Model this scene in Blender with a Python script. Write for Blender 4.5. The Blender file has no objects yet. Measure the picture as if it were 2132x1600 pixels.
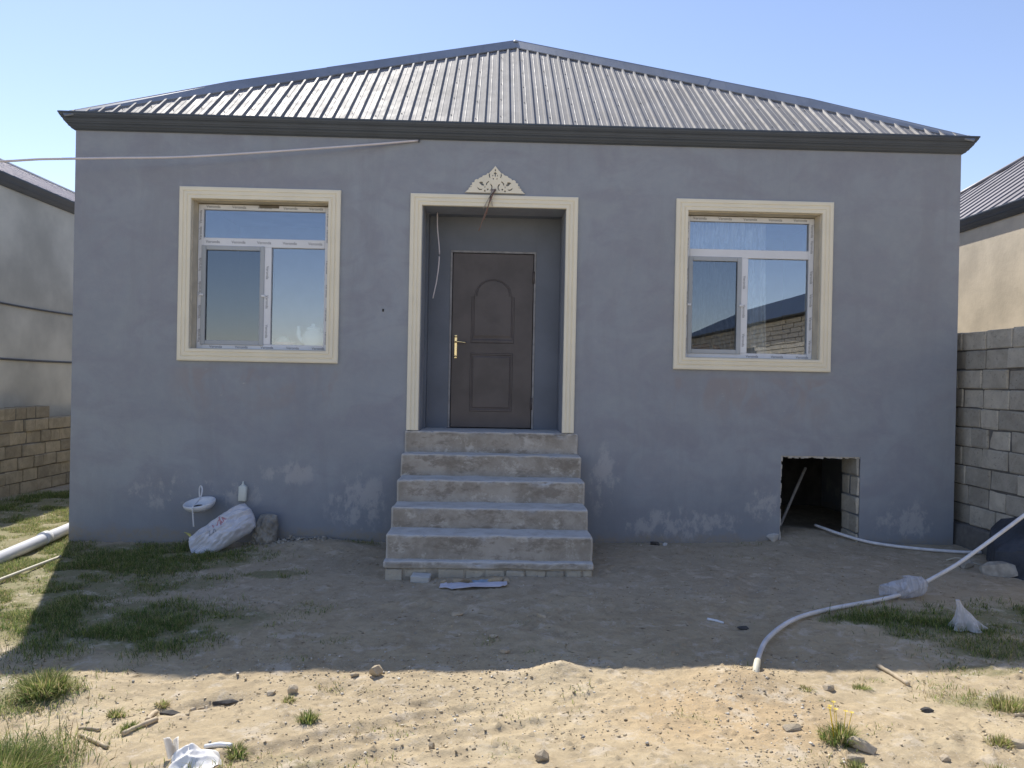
import bpy, bmesh, math, random
import numpy as np
from mathutils import Vector, Matrix, noise as mnoise

random.seed(7)
rng = np.random.default_rng(11)
scene = bpy.context.scene
COL = scene.collection
PI = math.pi

# ------------------------------------------------------------------ camera
yaw, pitch, roll = math.radians(1.368), math.radians(-0.176), math.radians(1.125)
fw = Vector((math.sin(yaw) * math.cos(pitch), math.cos(yaw) * math.cos(pitch), math.sin(pitch)))
r0 = Vector((math.cos(yaw), -math.sin(yaw), 0))
u0 = r0.cross(fw)
rt = math.cos(roll) * r0 + math.sin(roll) * u0
up = -math.sin(roll) * r0 + math.cos(roll) * u0
cam = bpy.data.cameras.new('camera')
cam.sensor_fit = 'HORIZONTAL'
cam.sensor_width = 36.0
cam.lens = 26.0
cam.clip_start = 0.05
cam.clip_end = 3000
cam_o = bpy.data.objects.new('camera', cam)
COL.objects.link(cam_o)
M = Matrix.Identity(4)
for i in range(3):
    M[i][0], M[i][1], M[i][2] = rt[i], up[i], -fw[i]
M[0][3], M[1][3], M[2][3] = 0.0, -8.0, 1.75
cam_o.matrix_world = M
scene.camera = cam_o

# ------------------------------------------------------------------ sky, sun, exposure
SUN_AZ, SUN_EL = math.radians(25.0), math.radians(49.9)     # behind the house, to the left
world = bpy.data.worlds.new('World')
scene.world = world
world.use_nodes = True
wn = world.node_tree
bg = wn.nodes['Background']
sky = wn.nodes.new('ShaderNodeTexSky')
sky.sky_type = 'NISHITA'
sky.sun_disc = False
sky.sun_elevation = SUN_EL
sky.sun_rotation = -SUN_AZ
sky.altitude = 0
sky.air_density = 1.1
sky.dust_density = 0.1
sky.ozone_density = 0.7
tone = wn.nodes.new('ShaderNodeMix')      # a slightly more lavender blue, as on a dusty spring day
tone.data_type = 'RGBA'
tone.blend_type = 'MULTIPLY'
tone.inputs[0].default_value = 1.0
tone.inputs[7].default_value = (1.02, 0.935, 1.0, 1.0)
wn.links.new(sky.outputs[0], tone.inputs[6])
wn.links.new(tone.outputs[2], bg.inputs[0])
bg.inputs[1].default_value = 0.13
sun = bpy.data.lights.new('sun', 'SUN')
sun.energy = 4.4
sun.angle = math.radians(0.5)
sun.color = (1.0, 0.95, 0.86)
sun_o = bpy.data.objects.new('sun', sun)
COL.objects.link(sun_o)
sv = Vector((-math.sin(SUN_AZ) * math.cos(SUN_EL), math.cos(SUN_AZ) * math.cos(SUN_EL), math.sin(SUN_EL)))
sun_o.rotation_euler = (-sv).to_track_quat('-Z', 'Y').to_euler()
sun_o.location = (-6, 12, 15)
scene.view_settings.view_transform = 'Standard'
scene.view_settings.look = 'None'
scene.view_settings.gamma = 1.0
scene.view_settings.exposure = 0.47
scene.view_settings.use_curve_mapping = False
scene.render.engine = 'CYCLES'
scene.cycles.max_bounces = 8
scene.cycles.transparent_max_bounces = 12
scene.cycles.caustics_reflective = False
scene.cycles.caustics_refractive = False
scene.cycles.use_denoising = True


# ------------------------------------------------------------------ object helpers
def tag(o, label=None, cat=None, group=None, kind=None):
    if label: o['label'] = label
    if cat: o['category'] = cat
    if group: o['group'] = group
    if kind: o['kind'] = kind
    return o


def empty(name, loc=(0, 0, 0), rz=0.0):
    o = bpy.data.objects.new(name, None)
    o.empty_display_size = 0.2
    o.location = loc
    o.rotation_euler = (0, 0, rz)
    COL.objects.link(o)
    return o


def link(name, me, mat=None, parent=None, world=True):
    """link a mesh; with world=True its vertices are in world space, whatever the parent's location"""
    o = bpy.data.objects.new(name, me)
    if mat is not None:
        for m in (mat if isinstance(mat, (list, tuple)) else [mat]):
            me.materials.append(m)
    COL.objects.link(o)
    if parent is not None:
        o.parent = parent
        if world:
            p, off = parent, Vector((0, 0, 0))
            while p is not None:
                off += p.location
                p = p.parent
            o.location = -off
    return o


def bm_obj(name, bm, mat, parent=None, smooth=False, world=True, recalc=True):
    if recalc:
        bmesh.ops.recalc_face_normals(bm, faces=bm.faces)
    me = bpy.data.meshes.new(name)
    bm.to_mesh(me)
    bm.free()
    if smooth:
        me.polygons.foreach_set('use_smooth', [True] * len(me.polygons))
    return link(name, me, mat, parent, world)


def box(bm, x0, x1, y0, y1, z0, z1, mi=0):
    vs = [bm.verts.new(p) for p in ((x0, y0, z0), (x1, y0, z0), (x1, y1, z0), (x0, y1, z0),
                                    (x0, y0, z1), (x1, y0, z1), (x1, y1, z1), (x0, y1, z1))]
    for f in ((0, 3, 2, 1), (4, 5, 6, 7), (0, 1, 5, 4), (1, 2, 6, 5), (2, 3, 7, 6), (3, 0, 4, 7)):
        bm.faces.new([vs[i] for i in f]).material_index = mi
    return vs


def bevel_all(bm, w, seg=1):
    bmesh.ops.bevel(bm, geom=list(bm.edges), offset=w, segments=seg, profile=0.5, affect='EDGES')


def box_obj(name, dims, mat, parent=None, bevel=0.0, seg=1, smooth=False):
    bm = bmesh.new()
    box(bm, *dims)
    if bevel: bevel_all(bm, bevel, seg)
    return bm_obj(name, bm, mat, parent, smooth)


def smooth_path(pts, n=8):
    P = [Vector(p) for p in pts]
    P = [2 * P[0] - P[1]] + P + [2 * P[-1] - P[-2]]
    out = []
    for i in range(1, len(P) - 2):
        for k in range(n):
            t = k / n
            a, b, c, d = P[i - 1], P[i], P[i + 1], P[i + 2]
            out.append(0.5 * ((2 * b) + (c - a) * t + (2 * a - 5 * b + 4 * c - d) * t * t + (3 * b - a - 3 * c + d) * t ** 3))
    out.append(P[-2])
    return out


def tube(bm, path, r, seg=8, cap=True, mi=0):
    P = [Vector(p) for p in path]
    n = len(P)
    rr = r if hasattr(r, '__len__') else [r] * n
    rings = []
    ref = Vector((0, 0, 1))
    for i in range(n):
        d = (P[min(i + 1, n - 1)] - P[max(i - 1, 0)]).normalized()
        a = d.cross(ref)
        if a.length < 1e-3: a = d.cross(Vector((0, 1, 0)))
        a.normalize()
        b = a.cross(d).normalized()
        rings.append([bm.verts.new(P[i] + rr[i] * (math.cos(2 * PI * k / seg) * a + math.sin(2 * PI * k / seg) * b)) for k in range(seg)])
    for i in range(n - 1):
        for k in range(seg):
            f = bm.faces.new((rings[i][k], rings[i][(k + 1) % seg], rings[i + 1][(k + 1) % seg], rings[i + 1][k]))
            f.material_index = mi
            f.smooth = True
    if cap:
        bm.faces.new(rings[0][::-1]).material_index = mi
        bm.faces.new(rings[-1]).material_index = mi


def lathe(bm, prof, cx=0, cy=0, cz=0, seg=24, mi=0):
    rings = []
    for r, z in prof:
        rings.append([bm.verts.new((cx + r * math.cos(2 * PI * k / seg), cy + r * math.sin(2 * PI * k / seg), cz + z)) for k in range(seg)])
    for i in range(len(prof) - 1):
        for k in range(seg):
            f = bm.faces.new((rings[i][k], rings[i][(k + 1) % seg], rings[i + 1][(k + 1) % seg], rings[i + 1][k]))
            f.material_index = mi
            f.smooth = True
    bm.faces.new(rings[0][::-1])
    bm.faces.new(rings[-1])


def fast_mesh(name, V, F, smooth=False, color=None):
    """V (n,3), F (m,k) arrays, all faces with k corners; color (n,3) optional point colour"""
    me = bpy.data.meshes.new(name)
    V = np.asarray(V, np.float32)
    F = np.asarray(F, np.int32)
    k = F.shape[1]
    me.vertices.add(len(V))
    me.vertices.foreach_set('co', V.ravel())
    me.loops.add(F.size)
    me.loops.foreach_set('vertex_index', F.ravel())
    me.polygons.add(len(F))
    me.polygons.foreach_set('loop_start', np.arange(0, F.size, k, dtype=np.int32))
    me.polygons.foreach_set('loop_total', np.full(len(F), k, np.int32))
    if smooth:
        me.polygons.foreach_set('use_smooth', np.ones(len(F), bool))
    me.update(calc_edges=True)
    if color is not None:
        at = me.attributes.new('tint', 'FLOAT_COLOR', 'POINT')
        c = np.ones((len(V), 4), np.float32)
        c[:, :3] = color
        at.data.foreach_set('color', c.ravel())
    return me


# numpy value noise
_perm = rng.random((256, 256))


def vnoise(x, y):
    xi = np.floor(x).astype(int); yi = np.floor(y).astype(int)
    fx = x - xi; fy = y - yi
    fx = fx * fx * (3 - 2 * fx); fy = fy * fy * (3 - 2 * fy)
    g = lambda a, b: _perm[a & 255, b & 255]
    return (g(xi, yi) * (1 - fx) + g(xi + 1, yi) * fx) * (1 - fy) + (g(xi, yi + 1) * (1 - fx) + g(xi + 1, yi + 1) * fx) * fy - 0.5


def fbm(x, y, s, octv=4, seed=0):
    out = 0; a = 1.0
    for o in range(octv):
        out = out + a * vnoise(x * s + 17.3 * o + seed * 7.7, y * s - 9.1 * o + seed * 3.3)
        s *= 2.03; a *= 0.5
    return out


# ------------------------------------------------------------------ material helpers
def new_mat(name):
    m = bpy.data.materials.new(name)
    m.use_nodes = True
    nt = m.node_tree
    return m, nt, nt.nodes['Principled BSDF']


class NB:
    def __init__(s, nt):
        s.nt = nt
        s.tc = nt.nodes.new('ShaderNodeTexCoord')
        s.P = s.tc.outputs['Object']

    def _in(s, sock, v):
        if isinstance(v, bpy.types.NodeSocket): s.nt.links.new(v, sock)
        elif v is not None:
            if sock.type == 'RGBA' and len(v) == 3: v = (*v, 1)
            sock.default_value = v

    def noise(s, scale, detail=4, rough=0.55, dist=0.0, vec=None):
        n = s.nt.nodes.new('ShaderNodeTexNoise')
        n.inputs['Scale'].default_value = scale
        n.inputs['Detail'].default_value = detail
        n.inputs['Roughness'].default_value = rough
        n.inputs['Distortion'].default_value = dist
        s.nt.links.new(vec or s.P, n.inputs['Vector'])
        return n.outputs['Fac']

    def voronoi(s, scale, vec=None, out='Distance', feature='F1'):
        n = s.nt.nodes.new('ShaderNodeTexVoronoi')
        n.feature = feature
        n.inputs['Scale'].default_value = scale
        s.nt.links.new(vec or s.P, n.inputs['Vector'])
        return n.outputs[out]

    def mapping(s, scale=(1, 1, 1), loc=(0, 0, 0)):
        n = s.nt.nodes.new('ShaderNodeMapping')
        n.inputs['Scale'].default_value = scale
        n.inputs['Location'].default_value = loc
        s.nt.links.new(s.P, n.inputs['Vector'])
        return n.outputs[0]

    def ramp(s, fac, a, b, lo=0.0, hi=1.0):
        n = s.nt.nodes.new('ShaderNodeMapRange')
        n.interpolation_type = 'SMOOTHSTEP'
        s._in(n.inputs['Value'], fac)
        n.inputs['From Min'].default_value = a
        n.inputs['From Max'].default_value = b
        n.inputs['To Min'].default_value = lo
        n.inputs['To Max'].default_value = hi
        return n.outputs[0]

    def mix(s, fac, a, b, mode='MIX'):
        n = s.nt.nodes.new('ShaderNodeMix')
        n.data_type = 'RGBA'
        n.blend_type = mode
        s._in(n.inputs[0], fac)
        s._in(n.inputs[6], a)
        s._in(n.inputs[7], b)
        return n.outputs[2]

    def math(s, op, a, b=None):
        n = s.nt.nodes.new('ShaderNodeMath')
        n.operation = op
        s._in(n.inputs[0], a)
        if b is not None: s._in(n.inputs[1], b)
        return n.outputs[0]

    def xyz(s):
        n = s.nt.nodes.new('ShaderNodeSeparateXYZ')
        s.nt.links.new(s.P, n.inputs[0])
        return n.outputs

    def attr(s, name):
        n = s.nt.nodes.new('ShaderNodeAttribute')
        n.attribute_name = name
        return n.outputs

    def rand(s):
        return s.nt.nodes.new('ShaderNodeObjectInfo').outputs['Random']

    def bump(s, h, strength, dist, bsdf, prev=None):
        n = s.nt.nodes.new('ShaderNodeBump')
        n.inputs['Strength'].default_value = strength
        n.inputs['Distance'].default_value = dist
        s._in(n.inputs['Height'], h)
        if prev: s.nt.links.new(prev, n.inputs['Normal'])
        s.nt.links.new(n.outputs[0], bsdf.inputs['Normal'])
        return n.outputs[0]


def sc(c, k): return tuple(min(1, v * k) for v in c)


def simple(name, c, rough=0.6, var=0.12, vs=6.0, bump=0.0, bs=40.0, bd=0.004, metal=0.0, objvar=0.0, spec=0.5, c2=None):
    m, nt, b = new_mat(name)
    nb = NB(nt)
    n = nb.noise(vs, 5)
    col = nb.mix(nb.ramp(n, 0.3, 0.7), sc(c, 1 - var), c2 or sc(c, 1 + var))
    if objvar:
        col = nb.mix(nb.rand(), nb.mix(1.0, col, (1 - objvar,) * 3, 'MULTIPLY'), nb.mix(1.0, col, (1 + objvar,) * 3, 'MULTIPLY'))
    nt.links.new(col, b.inputs['Base Color'])
    b.inputs['Roughness'].default_value = rough
    b.inputs['Metallic'].default_value = metal
    b.inputs['Specular IOR Level'].default_value = spec
    if bump: nb.bump(nb.noise(bs, 6, 0.65), bump, bd, b)
    return m


# plaster of the house
def mat_house_plaster():
    m, nt, b = new_mat('grey_plaster')
    nb = NB(nt)
    X, Y, Z = nb.xyz()
    big = nb.noise(0.55, 5, 0.6, 0.6)
    mid = nb.noise(2.1, 6, 0.62, 0.8, nb.mapping((0.8, 1, 1.3), (3, 0, 1)))
    fine = nb.noise(9, 6, 0.7, 0.3)
    col = nb.mix(nb.ramp(big, 0.35, 0.65), (0.288, 0.314, 0.354), (0.322, 0.352, 0.396))
    col = nb.mix(nb.ramp(mid, 0.38, 0.66), col, (0.278, 0.294, 0.338))
    col = nb.mix(nb.math('MULTIPLY', nb.ramp(nb.noise(1.3, 5, 0.6, 1.0, nb.mapping((1, 1, 1), (9, 4, 2))), 0.5, 0.7), 0.6), col, (0.325, 0.355, 0.385))
    col = nb.mix(nb.ramp(fine, 0.3, 0.8, 0.0, 0.16), col, (0.46, 0.455, 0.46))
    strk = nb.ramp(nb.noise(2.4, 6, 0.65, 0.4, nb.mapping((1.6, 1, 0.22), (6, 2, 9))), 0.50, 0.66, 0, 0.38)
    col = nb.mix(strk, col, (0.272, 0.285, 0.315))
    # darker wall foot: flare fall-off painted in, with some dampness; uneven upper limit
    lim = nb.math('ADD', nb.math('MULTIPLY', nb.noise(1.1, 5, 0.65, 0.5, nb.mapping((1, 1, 0.5), (5, 2, 7))), 2.2), -0.55)
    flare_damp = nb.ramp(nb.math('SUBTRACT', Z, lim), -0.55, 0.45, 1, 0)
    col = nb.mix(nb.math('MULTIPLY', flare_damp, 0.8), col, (0.225, 0.250, 0.290))
    # salt bloom in patches near the ground
    blot = None
    for cx_, cz_, rx_, rz_ in ((2.0, 0.24, 0.95, 0.22), (1.22, 0.70, 0.22, 0.45), (4.55, 0.30, 0.45, 0.28), (-1.45, 0.42, 0.42, 0.40), (-3.2, 0.50, 0.9, 0.25), (2.95, 0.45, 0.22, 0.28), (-2.2, 0.72, 0.35, 0.16)):
        ex = nb.math('MULTIPLY', nb.math('ADD', X, -cx_), 1 / rx_); ez = nb.math('MULTIPLY', nb.math('ADD', Z, -cz_), 1 / rz_)
        d_ = nb.math('ADD', nb.math('MULTIPLY', ex, ex), nb.math('MULTIPLY', ez, ez))
        k_ = nb.ramp(d_, 0.1, 1.3, 1, 0)
        blot = k_ if blot is None else nb.math('MAXIMUM', blot, k_)
    s1_ = nb.noise(4.2, 8, 0.72, 0.15, nb.mapping((1.2, 1, 0.75), (1, 8, 3)))
    spots = nb.ramp(nb.math('ADD', s1_, nb.math('MULTIPLY', blot, 0.12)), 0.58, 0.70)
    col = nb.mix(nb.math('MULTIPLY', nb.math('MULTIPLY', blot, spots), 0.48), col, (0.52, 0.51, 0.51))
    # splashed mud along the foot
    mud = nb.math('MULTIPLY', nb.ramp(nb.math('ADD', Z, nb.math('MULTIPLY', nb.noise(5, 6, 0.7), -0.28)), 0.02, -0.10), nb.ramp(nb.noise(22, 5, 0.7), 0.40, 0.6, 0.5, 1))
    col = nb.mix(nb.math('MULTIPLY', mud, 0.7), col, (0.30, 0.26, 0.20))
    # brownish streaks under the window sills
    wmask = nb.ramp(nb.math('ABSOLUTE', nb.math('SUBTRACT', nb.math('ABSOLUTE', nb.math('ADD', X, -0.13)), 2.66)), 0.7, 1.05, 1, 0)
    zmask = nb.math('MULTIPLY', nb.ramp(Z, 1.88, 1.80, 0, 1), nb.ramp(Z, 1.15, 1.75, 0, 1))
    st = nb.ramp(nb.noise(3.2, 6, 0.65, 0.7, nb.mapping((1.1, 1, 0.6), (4, 1, 5))), 0.46, 0.62)
    col = nb.mix(nb.math('MULTIPLY', nb.math('MULTIPLY', wmask, zmask), nb.math('MULTIPLY', st, 0.55)), col, (0.315, 0.280, 0.275))
    fl = nb.ramp(nb.noise(6.5, 6, 0.7, 0.5, nb.mapping((0.8, 1, 1.5), (11, 1, 2))), 0.66, 0.72)
    col = nb.mix(nb.math('MULTIPLY', nb.math('MULTIPLY', wmask, zmask), nb.math('MULTIPLY', fl, 0.8)), col, (0.58, 0.57, 0.55))
    # stray scuffs
    sc_ = nb.ramp(nb.noise(14, 5, 0.6, 0.0, nb.mapping((0.5, 1, 2.2), (7, 7, 7))), 0.73, 0.78)
    col = nb.mix(nb.math('MULTIPLY', sc_, 0.35), col, (0.50, 0.50, 0.50))
    nt.links.new(col, b.inputs['Base Color'])
    b.inputs['Roughness'].default_value = 0.85
    b.inputs['Specular IOR Level'].default_value = 0.25
    n1 = nb.bump(nb.noise(3.0, 5, 0.6, 0.4), 0.14, 0.03, b)
    n2 = nb.bump(nb.noise(11, 7, 0.75, 0.6, nb.mapping((0.5, 1, 1.4))), 0.28, 0.006, b, n1)
    nb.bump(nb.noise(60, 6, 0.75), 0.5, 0.004, b, n2)
    return m


def mat_concrete():
    m, nt, b = new_mat('rough_concrete')
    nb = NB(nt)
    geo = nt.nodes.new('ShaderNodeNewGeometry')
    a = nb.noise(2.6, 8, 0.72, 0.2)
    col = nb.mix(nb.ramp(a, 0.35, 0.65), (0.290, 0.264, 0.224), (0.425, 0.396, 0.352))
    col = nb.mix(nb.ramp(nb.noise(6.0, 8, 0.75, 0.15), 0.52, 0.64, 0, 0.85), col, (0.540, 0.515, 0.467))
    col = nb.mix(nb.ramp(nb.noise(3.4, 8, 0.74, 0.1, nb.mapping((1, 1, 2), (4, 4, 4))), 0.50, 0.62, 0, 0.8), col, (0.223, 0.198, 0.166))
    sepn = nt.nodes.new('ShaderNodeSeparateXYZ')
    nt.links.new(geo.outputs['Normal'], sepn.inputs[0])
    col = nb.mix(nb.math('MULTIPLY', nb.ramp(sepn.outputs[2], 0.55, 0.9), nb.ramp(nb.noise(7, 5, 0.7), 0.3, 0.6, 0.55, 1.0)), col, (0.62, 0.61, 0.585))  # upward faces paler: sky light on the treads painted into the colour
    # worn light arrises
    edge = nb.ramp(geo.outputs['Pointiness'], 0.51, 0.56)
    col = nb.mix(nb.math('MULTIPLY', edge, 0.6), col, (0.621, 0.601, 0.563))
    nt.links.new(col, b.inputs['Base Color'])
    b.inputs['Roughness'].default_value = 0.92
    b.inputs['Specular IOR Level'].default_value = 0.2
    n1 = nb.bump(nb.noise(14, 6, 0.7), 0.5, 0.01, b)
    nb.bump(nb.noise(90, 4, 0.7), 0.5, 0.003, b, n1)
    return m


def mat_stone(name, c, ca, cb, objvar=0.18, pits=0.6):
    m, nt, b = new_mat(name)
    nb = NB(nt)
    r = nb.rand()
    off = nt.nodes.new('ShaderNodeVectorMath')
    off.operation = 'ADD'
    nt.links.new(nb.P, off.inputs[0])
    cmb = nt.nodes.new('ShaderNodeCombineXYZ')
    nt.links.new(nb.math('MULTIPLY', r, 37.0), cmb.inputs[0])
    nt.links.new(nb.math('MULTIPLY', r, 91.0), cmb.inputs[1])
    nt.links.new(cmb.outputs[0], off.inputs[1])
    v = off.outputs[0]
    n = nb.noise(5, 7, 0.7, 0.5, v)
    col = nb.mix(nb.ramp(n, 0.3, 0.7), ca, cb)
    col = nb.mix(nb.ramp(nb.noise(28, 5, 0.7, 0, v), 0.56, 0.7, 0, pits), col, sc(c, 0.62))
    col = nb.mix(r, nb.mix(1.0, col, (1 - objvar,) * 3, 'MULTIPLY'), nb.mix(1.0, col, (1 + objvar, 1 + objvar * 0.95, 1 + objvar * 0.85), 'MULTIPLY'))
    nt.links.new(col, b.inputs['Base Color'])
    b.inputs['Roughness'].default_value = 0.95
    b.inputs['Specular IOR Level'].default_value = 0.15
    n1 = nb.bump(nb.noise(16, 6, 0.75, 0.3, v), 0.7, 0.02, b)
    nb.bump(nb.noise(70, 5, 0.7, 0, v), 0.6, 0.006, b, n1)
    return m


def mat_ground():
    m, nt, b = new_mat('sandy_soil')
    nb = NB(nt)
    X, Y, Z = nb.xyz()
    a = nb.noise(0.55, 6, 0.62, 0.6)
    col = nb.mix(nb.ramp(a, 0.35, 0.65), (0.480, 0.385, 0.250), (0.570, 0.465, 0.305))
    col = nb.mix(nb.ramp(nb.noise(2.7, 6, 0.65, 0.7), 0.48, 0.7, 0, 0.7), col, (0.378, 0.301, 0.195))
    # redder sand by the hose end
    dx = nb.math('ADD', X, -1.25); dy = nb.math('ADD', Y, 4.15)
    d = nb.math('SQRT', nb.math('ADD', nb.math('MULTIPLY', dx, dx), nb.math('MULTIPLY', nb.math('MULTIPLY', dy, dy), 1.6)))
    d = nb.math('ADD', d, nb.math('MULTIPLY', nb.noise(2.2, 4), 0.6))
    col = nb.mix(nb.ramp(d, 0.5, 1.25, 0.42, 0), col, (0.548, 0.366, 0.191))
    # greyer trodden earth by the house
    yy = nb.math('ADD', Y, nb.math('MULTIPLY', nb.noise(1.4, 5, 0.6, 0.5), 1.6))
    col = nb.mix(nb.ramp(yy, -2.3, -0.6, 0, 0.6), col, (0.450, 0.385, 0.300))
    # lime and mortar dust
    col = nb.mix(nb.ramp(nb.noise(1.6, 7, 0.7, 0.8, nb.mapping((1, 1, 1), (3, 8, 0))), 0.60, 0.72, 0, 0.5), col, (0.554, 0.496, 0.389))
    # humus and moss under the grass
    g = nb.attr('tint')
    gm = nt.nodes.new('ShaderNodeSeparateColor')
    nt.links.new(g['Color'], gm.inputs[0])
    k = nb.ramp(nb.math('ADD', gm.outputs[0], nb.math('MULTIPLY', nb.math('ADD', nb.noise(9, 5, 0.7), -0.5), 0.7)), 0.25, 0.65)
    col = nb.mix(nb.math('MULTIPLY', k, 0.72), col, (0.200, 0.205, 0.095))
    col = nb.mix(nb.ramp(nb.noise(55, 5, 0.75), 0.58, 0.72, 0, 0.5), col, (0.265, 0.205, 0.130))
    col = nb.mix(nb.ramp(nb.noise(38, 3, 0.6, 0, nb.mapping((1, 1, 1), (5, 3, 1))), 0.66, 0.72, 0, 0.45), col, (0.630, 0.546, 0.406))
    col = nb.mix(nb.ramp(nb.noise(8.0, 7, 0.75, 0.6, nb.mapping((1, 1, 1), (2, 6, 9))), 0.46, 0.62, 0, 0.5), col, (0.345, 0.275, 0.185))
    col = nb.mix(nb.ramp(nb.noise(5.0, 7, 0.75, 0.4, nb.mapping((1, 1, 1), (8, 1, 4))), 0.52, 0.64, 0, 0.7), col, (0.62, 0.535, 0.415))
    peb = nb.voronoi(70)
    col = nb.mix(nb.math('MULTIPLY', nb.ramp(peb, 0.26, 0.10, 0, 0.8), nb.ramp(nb.noise(6, 4), 0.45, 0.6)), col, (0.58, 0.53, 0.45))
    nt.links.new(col, b.inputs['Base Color'])
    b.inputs['Roughness'].default_value = 0.95
    b.inputs['Specular IOR Level'].default_value = 0.12
    n0 = nb.bump(peb, -0.35, 0.006, b)
    n1 = nb.bump(nb.noise(26, 8, 0.8), 0.8, 0.015, b, n0)
    nb.bump(nb.noise(120, 5, 0.75), 0.6, 0.004, b, n1)
    return m


def mat_tint(name, rough=0.7, trans=0.0, spec=0.3, bump=0.0):
    m, nt, b = new_mat(name)
    nb = NB(nt)
    c = nb.attr('tint')['Color']
    col = nb.mix(nb.ramp(nb.noise(30, 3), 0.3, 0.7), nb.mix(1.0, c, (0.85,) * 3, 'MULTIPLY'), nb.mix(1.0, c, (1.12,) * 3, 'MULTIPLY'))
    nt.links.new(col, b.inputs['Base Color'])
    b.inputs['Roughness'].default_value = rough
    b.inputs['Specular IOR Level'].default_value = spec
    if bump: nb.bump(nb.noise(90, 5, 0.7), bump, 0.004, b)
    if trans:
        t = nt.nodes.new('ShaderNodeBsdfTranslucent')
        nt.links.new(col, t.inputs[0])
        mx = nt.nodes.new('ShaderNodeMixShader')
        mx.inputs[0].default_value = trans
        nt.links.new(b.outputs[0], mx.inputs[1])
        nt.links.new(t.outputs[0], mx.inputs[2])
        nt.links.new(mx.outputs[0], nt.nodes['Material Output'].inputs[0])
    return m


def mat_glass(name, refl=0.34, tint=(0.75, 0.82, 0.86), gcol=(0.80, 0.88, 0.95)):
    m, nt, b = new_mat(name)
    nt.nodes.remove(b)
    nb = NB(nt)
    t = nt.nodes.new('ShaderNodeBsdfTransparent')
    t.inputs[0].default_value = (*tint, 1)
    g = nt.nodes.new('ShaderNodeBsdfGlossy')
    g.inputs['Roughness'].default_value = 0.0
    g.inputs[0].default_value = (*gcol, 1)
    bp = nt.nodes.new('ShaderNodeBump')
    bp.inputs['Strength'].default_value = 0.05
    bp.inputs['Distance'].default_value = 0.01
    nt.links.new(nb.noise(1.3, 2), bp.inputs['Height'])
    nt.links.new(bp.outputs[0], g.inputs['Normal'])
    lw = nt.nodes.new('ShaderNodeLayerWeight')
    lw.inputs[0].default_value = 0.25
    fac = nb.ramp(lw.outputs['Fresnel'], 0.02, 1.0, refl, 1.0)
    mx = nt.nodes.new('ShaderNodeMixShader')
    nt.links.new(fac, mx.inputs[0])
    nt.links.new(t.outputs[0], mx.inputs[1])
    nt.links.new(g.outputs[0], mx.inputs[2])
    nt.links.new(mx.outputs[0], nt.nodes['Material Output'].inputs[0])
    return m


def mat_sheer(name, c, alpha):
    m, nt, b = new_mat(name)
    nb = NB(nt)
    d = nt.nodes.new('ShaderNodeBsdfDiffuse'); d.inputs[0].default_value = (*c, 1)
    tl = nt.nodes.new('ShaderNodeBsdfTranslucent'); tl.inputs[0].default_value = (*c, 1)
    tr = nt.nodes.new('ShaderNodeBsdfTransparent')
    m1 = nt.nodes.new('ShaderNodeMixShader'); m1.inputs[0].default_value = 0.4
    nt.links.new(d.outputs[0], m1.inputs[1]); nt.links.new(tl.outputs[0], m1.inputs[2])
    m2 = nt.nodes.new('ShaderNodeMixShader')
    w = nb.ramp(nb.noise(9, 4, 0.6, 0.6, nb.mapping((2.2, 1, 0.5))), 0.4, 0.65, alpha * 0.75, min(1, alpha * 1.5))
    nt.links.new(w, m2.inputs[0])
    nt.links.new(tr.outputs[0], m2.inputs[1]); nt.links.new(m1.outputs[0], m2.inputs[2])
    nt.links.new(m2.outputs[0], nt.nodes['Material Output'].inputs[0])
    nt.nodes.remove(b)
    return m


def mat_roof(name, c, rough=0.38, metal=0.75):
    m, nt, b = new_mat(name)
    nb = NB(nt)
    n = nb.noise(1.4, 5, 0.6, 0.3)
    streak = nb.noise(18, 4, 0.6, 0, nb.mapping((1, 0.08, 0.08)))
    col = nb.mix(nb.ramp(n, 0.35, 0.65), sc(c, 0.88), sc(c, 1.1))
    col = nb.mix(nb.ramp(streak, 0.5, 0.7, 0, 0.35), col, sc(c, 0.75))
    nt.links.new(col, b.inputs['Base Color'])
    b.inputs['Metallic'].default_value = metal
    nt.links.new(nb.ramp(nb.noise(6, 5, 0.6), 0.3, 0.7, rough - 0.05, rough + 0.08), b.inputs['Roughness'])
    nb.bump(nb.noise(5, 4, 0.6, 0, nb.mapping((1, 0.4, 0.4))), 0.12, 0.02, b)
    return m


MT = {}
MT['plaster'] = mat_house_plaster()
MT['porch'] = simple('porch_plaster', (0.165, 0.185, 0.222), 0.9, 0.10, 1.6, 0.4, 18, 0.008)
MT['concrete'] = mat_concrete()
MT['ground'] = mat_ground()
MT['tan_stone'] = mat_stone('tan_limestone', (0.42, 0.35, 0.25), (0.35, 0.295, 0.21), (0.50, 0.42, 0.30))
MT['grey_block'] = mat_stone('grey_block', (0.50, 0.465, 0.39), (0.42, 0.39, 0.33), (0.57, 0.535, 0.455), 0.20, 0.95)
MT['mortar'] = simple('mortar', (0.16, 0.145, 0.12), 0.95, 0.2, 9, 0.6, 40)
MT['dark_mortar'] = simple('dark_mortar', (0.15, 0.145, 0.135), 0.95, 0.2, 9, 0.6, 40)
MT['cream'] = simple('cream_moulding', (0.84, 0.785, 0.635), 0.7, 0.03, 3)
MT['reveal'] = simple('window_reveal_plaster', (0.66, 0.60, 0.48), 0.85, 0.10, 7, 0.4, 40)
MT['pvc'] = simple('white_pvc', (0.74, 0.76, 0.80), 0.35, 0.03, 5)
MT['screen_frame'] = simple('grey_screen_frame', (0.40, 0.43, 0.46), 0.4, 0.03, 5)
MT['print'] = simple('film_print', (0.16, 0.17, 0.20), 0.6, 0.1, 60)
MT['glass'] = mat_glass('window_glass', 0.19, (0.90, 0.94, 0.95), (0.80, 0.86, 1.0))
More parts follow.
